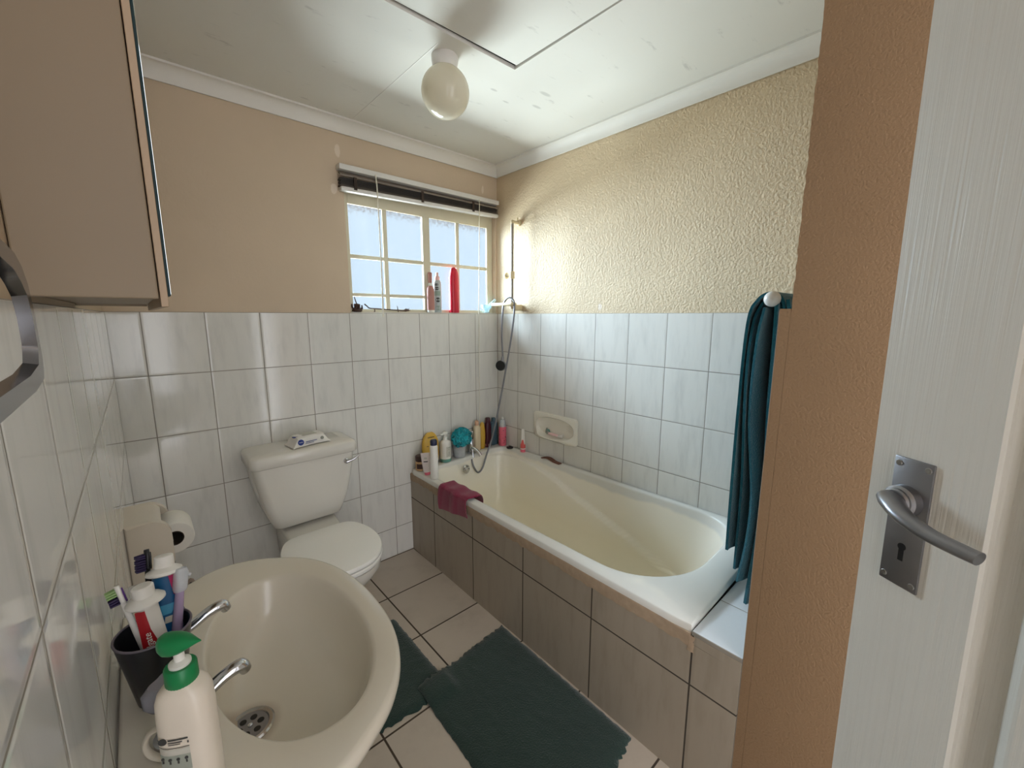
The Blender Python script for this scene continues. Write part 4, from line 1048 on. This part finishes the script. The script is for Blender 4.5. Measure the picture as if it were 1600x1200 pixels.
t = thing('shower_gel_bottle', 'slate blue bottle in the corner left of the pink bottle', 'bottle', at(-.0635, -.032))
b = new_bm(); L = [ring(0, 0, z, r, r * .7, 30, 3.2) for z, r in ((0, .025), (.004, .028), (.14, .028), (.158, .022), (.164, .012))]; loft(b, L); obj('bottle_body', b, 'slate', t)
b = new_bm(); lathe(b, [(.0135, .164), (.0135, .182), (.011, .186)], 26); obj('cap', b, 'slate', t)
t = thing('pink_spray_bottle', 'pink bottle with clear domed cap in the corner of the bath rim', 'bottle', at(-.036, -.094))
b = new_bm(); lathe(b, [(.023, 0), (.0255, .004), (.0255, .122), (.0225, .130)], 32); pb = obj('bottle_body', b, 'pink', t)
b = new_bm(); lathe(b, [(.022, .130), (.0215, .150), (.0185, .170), (.012, .178), (.002, .180)], 32); obj('clear_cap', b, 'clear', t)
b = new_bm(); lathe(b, [(.011, .130), (.011, .152), (.0075, .156), (.0075, .168)], 20); lathe(b, [(.008, .1805), (.008, .192), (.005, .196)], 18); obj('nozzle', b, 'white', t)
b = new_bm(); rnd = random.Random(9)
for k in range(26):
    a = math.radians(rnd.uniform(150, 330)); z = rnd.uniform(.02, .115); s = rnd.uniform(.0015, .0036)
    disc(b, (.0254 * math.cos(a), .0254 * math.sin(a), z), (math.cos(a), math.sin(a), 0), s, .0005, 7)
obj('dark_print', b, 'maroon', pb)
t = thing('sink_plug', 'small flat black plug lying on the bath rim beside the pink bottle', 'plug', at(-.045, -.178))
b = new_bm(); lathe(b, [(.021, 0), (.0225, .003), (.0225, .008), (.019, .0105), (.006, .011), (.005, .015), (.001, .016)], 28); obj('plug_body', b, 'black', t)
t = crimp_tube('face_cream_tube', at(-.034, -.292), 'small white and coral squeeze tube standing on the bath rim by the wall', 'tube', 'white', 'pink', .150, .0165, .020, (0, 0, math.radians(-55)), w=-1.6, cap_r=.0165)
b = new_bm(); loft(b, [[(r * math.cos(a), r * math.sin(a), z) for a in [2 * PI * k / 28 for k in range(28)]] for r, z in ((.0168, .026), (.0168, .030), (.0163, .052))], False, False); obj('coral_print', b, 'pinkprint', t)
b = new_bm(); hexa(b, [(-.0125, -.0172, .048), (.0125, -.0172, .048), (.0125, -.010, .048), (-.0125, -.010, .048), (-.003, -.0145, .082), (.003, -.0145, .082), (.003, -.008, .082), (-.003, -.008, .082)]); obj('drop_print', b, 'pinkprint', t, False)
b = new_bm(); L = []
for k in range(19):
    q = k / 18; y = -.462 - .148 * q; x = -.030 + .006 * math.sin(5 * q); zz = rz(x, y) + .010 * max(0, math.sin(PI * (q * 1.7 - .05))) * (1 - q); w_ = .015 * (1 - .4 * abs(q - .4))
    L.append([(x - w_, y, zz + .0005), (x + w_, y - .003, zz + .0005), (x + w_, y - .003, zz + .0065), (x, y, zz + .0045), (x - w_, y, zz + .0075)])
loft(b, L); tag(obj('curled_strip', b, 'brown'), 'curled brown strip lying on the bath rim below the soap dish', 'strip')
# ------------------------------------------------------------------ on the window sill (sill top z = WZ0)
SZ = WZ0 + .0003
t = thing('dried_pod_ornament', 'small dark spiky dried pod at the left end of the window sill', 'ornament', (-.934, .018, SZ))
b = new_bm(); rnd = random.Random(21)
lathe(b, [(.018, 0), (.026, .006), (.022, .013), (.010, .016)], 20); obj('woody_base', b, 'twig', t)
b = new_bm()
for k in range(14):
    a = 2 * PI * k / 14 + rnd.uniform(-.2, .2); r = rnd.uniform(.012, .030); z1 = rnd.uniform(.020, .044)
    tube(b, smooth_path([(.010 * math.cos(a), .008 * math.sin(a), .010), (r * math.cos(a), r * .5 * math.sin(a), z1 * .6), (r * 1.05 * math.cos(a + .2), r * .5 * math.sin(a + .2), z1)], 3), [.004, .0045, .003], 7)
sphere(b, (0, 0, .036), .012, 1.5, .9, .6, 12, 8); obj('spikes', b, 'twig', t)
b = new_bm(); tube(b, smooth_path([(0, 0, .038), (-.006, 0, .056), (-.012, 0, .078)], 4), [.003, .0028, .002], 7); obj('stem', b, 'twig', t)
t = thing('dry_twig', 'thin dry forked twig lying along the left half of the window sill', 'twig', (-.75, .018, SZ))
b = new_bm()
tube(b, smooth_path([(-.145, 0, .042), (-.130, 0, .030), (-.115, 0, .020), (-.06, 0, .017), (.0, .0, .013), (.05, 0, .010), (.095, 0, .008)], 5), [.0036, .003, .0032, .003, .0042], 8)
tube(b, [(-.09, 0, .018), (-.088, .002, .004), (-.092, .004, .0015)], .0028, 7); tube(b, [(.045, 0, .010), (.043, 0, .026), (.041, 0, .034)], [.003, .002, .0015], 7); tube(b, [(.045, 0, .010), (.047, 0, .0015)], .0026, 7)
for k in range(7): tube(b, [(.08 + .004 * k, 0, .008), (.098 + .004 * k, rnd.uniform(-.006, .006), .012 + rnd.uniform(-.006, .012))], [.003, .0016], 6)
obj('twig_branch', b, 'twig', t)

t = thing('cosmetic_bottle', 'dusty rose slim-necked bottle on the window sill beside the centre mullion', 'bottle', (-.494, .018, SZ))
b = new_bm(); lathe(b, [(.020, 0), (.022, .002), (.022, .014)], 28, cap1=False); obj('white_foot', b, 'white', t)
b = new_bm(); lathe(b, [(.0218, .014), (.0225, .020), (.0225, .120), (.0205, .140), (.013, .154)], 28, cap0=True); obj('bottle_body', b, 'rose', t)
b = new_bm(); lathe(b, [(.0125, .154), (.0125, .166), (.010, .170)], 24); obj('collar', b, 'white', t)
b = new_bm(); lathe(b, [(.0105, .170), (.0115, .174), (.0115, .225), (.009, .230)], 24); obj('cap', b, 'rose', t)
t = thing('patterned_bottle', 'grey green patterned bottle with pale pink cap, second on the window sill', 'bottle', (-.445, .020, SZ))
b = new_bm(); lathe(b, [(.0205, 0), (.0225, .003), (.0225, .168), (.020, .180), (.014, .188)], 28); pb = obj('bottle_body', b, 'grey_bottle', t)
b = new_bm(); lathe(b, [(.0145, .188), (.0145, .206), (.008, .214), (.0075, .230), (.005, .233)], 24); obj('cap', b, 'pale_pink', t)
b = new_bm()
def patch(bm, r, a0, a1, z0, z1, n=8, round_=False):
    if round_:
        ac, ar, zc, zr = math.radians((a0 + a1) / 2), math.radians(abs(a1 - a0) / 2), (z0 + z1) / 2, (z1 - z0) / 2
        c = bm.verts.new((r * math.cos(ac), r * math.sin(ac), zc)); R = []
        for k in range(20):
            q = 2 * PI * k / 20; a = ac + ar * math.cos(q); R.append(bm.verts.new((r * math.cos(a), r * math.sin(a), zc + zr * math.sin(q))))
        for k in range(20): bm.faces.new((c, R[k], R[(k + 1) % 20]))
    else: loft(bm, [[(r * math.cos(a), r * math.sin(a), z) for a in [math.radians(a0 + (a1 - a0) * k / n) for k in range(n + 1)]] for z in (z0, z1)], False, False, False)
b.free()
for q in ((195, 255, .155, .168), (200, 262, .130, .150), (210, 275, .060, .088)):
    b = new_bm(); patch(b, .0229, *q, round_=True); obj('dark_print', b, 'print_dark', pb, False)
b = new_bm(); patch(b, .0228, 185, 290, .098, .125); obj('green_print', b, 'sage', pb, False)
b = new_bm(); patch(b, .0228, 200, 290, .012, .040, round_=True); obj('green_print', b, 'sage', pb, False)
t = thing('red_bottle', 'tall shiny red bottle standing alone on the right half of the window sill', 'bottle', (-.328, .018, SZ))
b = new_bm(); L = [ring(0, 0, z, r, r * .75, 32, 2.3) for z, r in ((0, .0290), (.004, .0305), (.04, .031), (.15, .0315), (.21, .0305), (.238, .0270), (.258, .020), (.268, .011), (.272, .003))]; loft(b, L); obj('bottle_body', b, 'bottle_red', t)
t = thing('glass_bowl', 'pale blue glass bowl at the right end of the window sill', 'bowl', (-.072, .022, SZ))
b = new_bm(); lathe(b, [(.022, 0), (.024, .004), (.014, .008), (.016, .014), (.036, .034), (.0375, .052), (.0355, .052), (.033, .035), (.012, .016), (.001, .015)], 36, sy=.8); obj('bowl_wall', b, 'glass_blue', t)
t = thing('glass_stirrer', 'pale blue glass stick leaning in the glass bowl on the window sill', 'stick', (-.072, .022, SZ))
b = new_bm(); tube(b, [(-.012, 0, .026), (.015, -.012, .050), (.052, -.030, .086)], [.009, .008, .009], 14); obj('stick', b, 'glass_blue', t)

# ------------------------------------------------------------------ on the washbasin
BZ = RZ + .0002
CUP = Vector((-1.830, -1.405, BZ))
cu = thing('tumbler', 'black tapered plastic tumbler on the washbasin ledge between the taps', 'tumbler', CUP)
b = new_bm(); lathe(b, [(.0265, 0), (.0285, .003), (.0440, .106), (.0425, .106), (.0272, .006), (.001, .005)], 44); cw = obj('cup_wall', b, 'cup_black', cu)
b = new_bm(); L = [[((.0432 + .0016 * math.cos(q)) * math.cos(a), (.0432 + .0016 * math.cos(q)) * math.sin(a), .1066 + .0016 * math.sin(q)) for a in [2 * PI * k / 44 for k in range(44)]] for q in [2 * PI * j / 8 for j in range(9)]]
rows = loft(b, L, False, False); bmesh.ops.remove_doubles(b, verts=rows[0] + rows[-1], dist=1e-6); obj('cup_rim', b, 'cup_rim', cu)
def between(p0, p1):
    """matrix that puts a z-up shape with its foot at p0 pointing to p1"""
    p0, p1 = Vector(p0), Vector(p1); z = (p1 - p0).normalized(); return p0, z.to_track_quat('Z', 'Y').to_euler()
def stick(name, label, cat, foot, top, face=(0, -1)):
    p0 = CUP + Vector(foot); p1 = CUP + Vector(top); z = (p1 - p0).normalized()
    y = -Vector((face[0], face[1], 0)); y = (y - z * y.dot(z)).normalized(); x = y.cross(z)      # local -y turns to 'face'
    m = Matrix((x, y, z)).transposed()
    return thing(name, label, cat, p0, m.to_euler()), (p1 - p0).length
def toothbrush(name, label, foot, top, roll, handle, grip, bris, head_l=.026, clearcap=False):
    t, Ln = stick(name, label, 'toothbrush', foot, top, roll)
    b = new_bm(); tube(b, smooth_path([(0, 0, 0), (0, .001, Ln * .35), (0, 0, Ln * .62), (0, 0, Ln - .004)], 5), [.0048, .0052, .0042, .0030], 12, flat=.75)
    L = [ring(0, 0, z, r, .0032, 20, 2.4) for z, r in ((Ln - head_l, .003), (Ln - head_l + .004, .0066), (Ln - .008, .0068), (Ln - .002, .0055), (Ln + .001, .002))]; loft(b, L); obj('handle', b, handle, t)
    b = new_bm(); tube(b, [(0, .0042, Ln * .2), (0, .0048, Ln * .4), (0, .0038, Ln * .68)], [.0016, .0028, .0014], 8); L = [ring(0, .0034, z, r, .0016, 14) for z, r in ((Ln - head_l + .001, .001), (Ln - head_l + .005, .0042), (Ln - .010, .0044), (Ln - .004, .001))]; loft(b, L); obj('grip', b, grip, t)
    k = 0
    for (z0, n, mt) in bris:
        b = new_bm()
        for i in range(n):
            for x in (-.0042, 0, .0042):
                z = z0 + i * .0036 + Ln - head_l; tube(b, [(x, -.0028, z), (x * 1.1, -.0135, z + .0012 * math.sin(3 * i + 40 * x))], [.0014, .0015], 6)
        obj('bristles', b, mt, t)
    return t
toothbrush('toothbrush', 'white toothbrush with purple grip and green bristle tips, leftmost in the black tumbler', (.002, -.014, .008), (-.031, .016, .180), (-.95, -.1), 'white', 'purple', ((.0035, 3, 'bristle_dark'), (.0155, 3, 'bristle_green')))
toothbrush('toothbrush', 'toothbrush with dark purple bristles standing at the back of the black tumbler', (-.008, .010, .008), (.004, .046, .208), (-.95, -.2), 'black', 'black', ((.002, 7, 'bristle_dark'),), head_l=.030)

def paste(name, label, foot, top, roll, wid, thick, body, cap, cap_prof, stripes):
    t, Ln = stick(name, label, 'toothpaste', foot, top, roll)
    b = new_bm(); L = []; ch = cap_prof[-1][1]
    for k in range(15):
        q = k / 14; z = (Ln - ch) * q; f = 1 - q
        L.append(ring(0, 0, z, wid * (.72 + .36 * f), max(.0012, thick * q ** .7), 32, 2 + 1.5 * f))
    loft(b, L); bo = obj('tube_body', b, body, t)
    b = new_bm(); lathe(b, [(r, Ln - ch + z) for r, z in cap_prof], 32, sy=thick / wid * 1.25); obj('cap', b, cap, t)
    for mt, pts in stripes:
        b = new_bm(); A = []
        for (x, q, w_) in pts:
            f = 1 - q; rx = wid * (.72 + .36 * f) + .0005; ry = max(.0012, thick * q ** .7) + .0005; p_ = 2 + 1.5 * f; z = (Ln - ch) * q
            def surf(xx):
                c = max(-.98, min(.98, xx / rx)); return (xx, -ry * max(0.0, (1 - abs(c) ** p_)) ** (1 / p_) - .0003, z)
            A.append([surf(x - w_), surf(x - w_ * .5), surf(x), surf(x + w_ * .5), surf(x + w_)])
        loft(b, A, False, False, False); obj('print', b, mt, bo)
    return t, Ln
t, Ln = paste('toothpaste_tube', 'white and red toothpaste tube with wide round cap in front in the tumbler', (.006, -.012, .009), (-.005, .000, .178), (.35, -1), .0165, .013, 'white', 'white',
      [(.0165, -.002), (.0225, 0), (.0225, .0025), (.0180, .007), (.0125, .0095), (.0125, .0225), (.0105, .0245)], [('red', [(-.009, .2, .0075), (-.010, .45, .0062), (-.008, .62, .0075), (-.010, .75, .0052), (-.011, .95, .0042)])])
for o_ in t.children:
    if o_.name.startswith('tube_body'):
        text_mesh('Colgate', .0118, 'white', 'brand_lettering', o_, Matrix.Translation((-.0098, -.0128, Ln * .52)) @ Matrix.Rotation(math.radians(-37), 4, 'Z') @ Matrix.Rotation(PI / 2, 4, 'X') @ Matrix.Rotation(PI / 2, 4, 'Z'), .0002)
paste('toothpaste_tube', 'blue toothpaste tube with square white cap at the back of the black tumbler', (.010, .004, .009), (.022, .036, .197), (.1, -1), .0205, .014, 'toothblue', 'white',
      [(.0195, -.002), (.0225, 0), (.0215, .004), (.0125, .009), (.0115, .0245), (.0100, .0255)], [('magenta', [(.010, .80, .0022), (.009, .90, .0045), (.006, .985, .004)]), ('toothblue_light', [(-.006, .64, .010), (-.004, .70, .013), (-.002, .73, .011)]), ('print_pale', [(.004, .56, .0085), (.005, .62, .0085)])])
t, Ln = stick('travel_toothbrush', 'purple toothbrush with clear head cover at the right of the black tumbler', 'toothbrush', (.012, -.006, .009), (.040, .020, .176), (.6, -1))
b = new_bm(); tube(b, [(0, 0, 0), (0, 0, Ln * .5), (0, 0, Ln - .03)], [.006, .0068, .0055], 14); obj('handle', b, 'clear_purple', t)
b = new_bm(); L = [ring(0, 0, z, r, r * .75, 24, 3) for z, r in ((Ln - .034, .0075), (Ln - .030, .0092), (Ln - .006, .0092), (Ln, .0065))]; loft(b, L); tube(b, [(.0085, 0, Ln - .012), (.0135, 0, Ln - .014)], .003, 8); obj('head_cover', b, 'clear', t)

sb = thing('soap_pump_bottle', 'white soap bottle with green pump in the left foreground on the washbasin', 'soap bottle', (-1.806, -1.592, BZ), (0, 0, math.radians(-28)))
b = new_bm(); L = [ring(0, 0, z, rx, ry, 48, 2.7) for z, rx, ry in ((0, .024, .0185), (.004, .0268, .0208), (.02, .0273, .0213), (.11, .0270, .0210), (.128, .0262, .0202), (.137, .0235, .0188), (.142, .0195, .0168), (.1445, .0155, .0148), (.146, .0140, .0140))]; loft(b, L); sbo = obj('bottle_body', b, 'soap_white', sb)
b = new_bm(); L = []
for z, r in ((.1450, .0140), (.1465, .0152), (.1645, .0150), (.166, .0138)):
    L.append([((r + .0004 * (k % 2)) * math.cos(2 * PI * k / 64), (r + .0004 * (k % 2)) * math.sin(2 * PI * k / 64), z) for k in range(64)])
loft(b, L); obj('green_collar', b, 'green', sb)
b = new_bm(); lathe(b, [(.0105, .1658), (.0105, .169), (.0072, .171), (.0052, .172), (.0048, .188)], 26); obj('pump_stem', b, 'white', sb)
b = new_bm()
# swept green actuator: broad heel, pointed nose
prof = [(-.0215, .0065, .1985, .2125), (-.0195, .0100, .1945, .2140), (-.0130, .0125, .1915, .2150), (-.004, .0128, .1918, .2156), (.006, .0115, .1950, .2152), (.014, .0092, .1990, .2140), (.021, .0058, .2030, .2122), (.028, .0026, .2065, .2105), (.0325, .0006, .2085, .2095)]
L = []
for x, hw, z0, z1 in prof:
    zc, hz = (z0 + z1) / 2, (z1 - z0) / 2
    L.append([(x, hw * math.copysign(abs(math.cos(2 * PI * k / 24)) ** .75, math.cos(2 * PI * k / 24)), -.0125 + zc + hz * math.copysign(abs(math.sin(2 * PI * k / 24)) ** .75, math.sin(2 * PI * k / 24))) for k in range(24)])
loft(b, L); ac_ = obj('pump_head', b, 'green', sb); ac_.scale = (.86, .9, 1.0); ac_.rotation_euler = (0, 0, math.radians(-16))
# printed back label that follows the bottle's surface
def bw(x, z, e=.0004):
    rx, ry, p = .02715 + e, .02115 + e, 2.7; c = max(-.995, min(.995, x / rx)); return (x, -ry * (1 - abs(c) ** p) ** (1 / p), z)
def bquad(bm, x0, x1, z0, z1, e=.0004, n=6): loft(bm, [[bw(x0 + (x1 - x0) * k / n, z, e) for k in range(n + 1)] for z in (z0, z1)], False, False, False)
b = new_bm(); bquad(b, -.0225, .009, .006, .078); lab = obj('back_label', b, 'print_pale', sbo)
b = new_bm(); bquad(b, -.0225, .009, .050, .074 - .004, .0006); bquad(b, -.0225, -.007, .012, .0485, .0006); bquad(b, -.0055, .009, .012, .0485, .0006); lb2 = obj('label_panel', b, 'grey_green', lab)
b = new_bm(); rnd = random.Random(31)
for z in [.0145 + .0033 * k for k in range(10)]:
    bquad(b, -.0215, -.0215 + rnd.uniform(.009, .0135), z, z + .0011, .0008, 3); bquad(b, -.0045, -.0045 + rnd.uniform(.008, .0125), z, z + .0011, .0008, 3)
obj('label_lines', b, 'print_pale', lab)
b = new_bm()
for k in range(4):
    c = bw(-.019 + .008 * k, .0655, .0009); disc(b, c, (c[0] * .8, -1, 0), .0018, .0003, 12); box(b, c[0] - .0008, c[0] + .0008, c[1] - .0004, c[1], .0600, .0632)
bquad(b, -.0225, .009, .0792, .0800, .0006)
obj('label_icons', b, 'print_dark', lab, False)
b = new_bm(); c = bw(-.0165, .0885, .0007); disc(b, c, (c[0] * .9, -1, 0), .0042, .0004, 24); bquad(b, -.0110, .0085, .0892, .0912, .0007); bquad(b, -.0110, .0030, .0862, .0875, .0007); bquad(b, -.0110, .0010, .0838, .0848, .0007); bquad(b, .0075, .0090, .0838, .0868, .0007, 2); bquad(b, -.0235, -.0215, .0868, .0890, .0007, 2)
obj('logo_print', b, 'print_dark', lab)
b = new_bm(); bquad(b, -.0050, .009, .0065, .0112, .0008); obj('green_foot_print', b, 'print_green', lab)

t = thing('white_loop', 'white plastic loop standing on the basin ledge behind the soap bottle', 'loop', (-1.831, -1.528, BZ), (0, 0, math.radians(-25)))
b = new_bm(); tube(b, [(.0205 * math.cos(a), 0, .0252 + .0225 * math.sin(a)) for a in [2 * PI * k / 40 for k in range(40)]], .0034, 10, closed=True, flat=1.5, up=(0, 1, 0)); obj('loop_band', b, plain('off white loop', rgb(206, 196, 178), .4), t)

t = thing('toilet_brush', 'toilet brush with grey brown handle standing on the floor between washbasin and toilet', 'toilet brush', (-1.752, -.36, .0005))
b = new_bm(); lathe(b, [(.045, 0), (.05, .004), (.042, .09), (.036, .12), (.034, .12), (.040, .088), (.046, .006), (.001, .005)], 32); obj('brush_pot', b, 'white', t)
b = new_bm(); tube(b, [(0, 0, .02), (0, 0, .36)], .007, 12); L = [[(r * math.cos(2 * PI * k / 20), .0045 * math.sin(2 * PI * k / 20), z) for k in range(20)] for r, z in ((.007, .34), (.016, .37), (.018, .41), (.016, .445), (.009, .465), (.003, .469))]; loft(b, L); obj('handle', b, 'handle_brown', t)
b = new_bm(); disc(b, (.0, -.0046, .452), (0, -1, 0), .005, .0008, 14); obj('hanging_hole', b, 'black', t)

# ------------------------------------------------------------------ camera
f_px = 647.669
cam = bpy.data.cameras.new('camera'); co = bpy.data.objects.new('camera', cam); COL.objects.link(co)
cam.sensor_fit = 'HORIZONTAL'; cam.sensor_width = 36.0; cam.lens = f_px / 1600 * 36.0; cam.clip_start = 0.02
yaw, pit, rol = 0.7342, 0.1631, 0.0013
fw = Vector((math.sin(yaw) * math.cos(pit), math.cos(yaw) * math.cos(pit), -math.sin(pit)))
r0 = Vector((math.cos(yaw), -math.sin(yaw), 0)); u0 = r0.cross(fw)
rr = r0 * math.cos(rol) + u0 * math.sin(rol); uu = u0 * math.cos(rol) - r0 * math.sin(rol)
mat = Matrix((rr, uu, -fw)).transposed().to_4x4(); mat.translation = Vector((-1.80314, -2.14688, 1.40578)); co.matrix_world = mat
SC.camera = co

# ------------------------------------------------------------------ daylight
wd = bpy.data.worlds.new('daylight'); SC.world = wd; wd.use_nodes = True
nt = wd.node_tree; nt.nodes.clear()
bg = nt.nodes.new('ShaderNodeBackground'); bg.inputs[0].default_value = (0.93, 0.94, 0.99, 1); bg.inputs[1].default_value = WORLD
wo = nt.nodes.new('ShaderNodeOutputWorld'); nt.links.new(bg.outputs[0], wo.inputs[0])
def area(name, loc, target, sx, sy, power, col):
    l = bpy.data.lights.new(name, 'AREA'); l.shape = 'RECTANGLE'; l.size = sx; l.size_y = sy; l.energy = power; l.color = col
    o = bpy.data.objects.new(name, l); COL.objects.link(o); o.location = loc
    o.rotation_euler = (Vector(target) - Vector(loc)).to_track_quat('-Z', 'Y').to_euler(); return o
area('sunlit_yard_light', (-.6, 2.3, .62), (-.8, 0, 1.75), 2.1, 1.1, YARD, (1.0, .95, .88))
area('open_sky_light', (-1.75, 5.0, 3.1), (-.5, 0, 1.6), 4.6, 4.6, SKY, (.92, .95, 1.0))
vs = SC.view_settings; vs.view_transform = 'Standard'; vs.look = 'None'; vs.gamma = 1.0; vs.use_curve_mapping = False; vs.exposure = EXPO
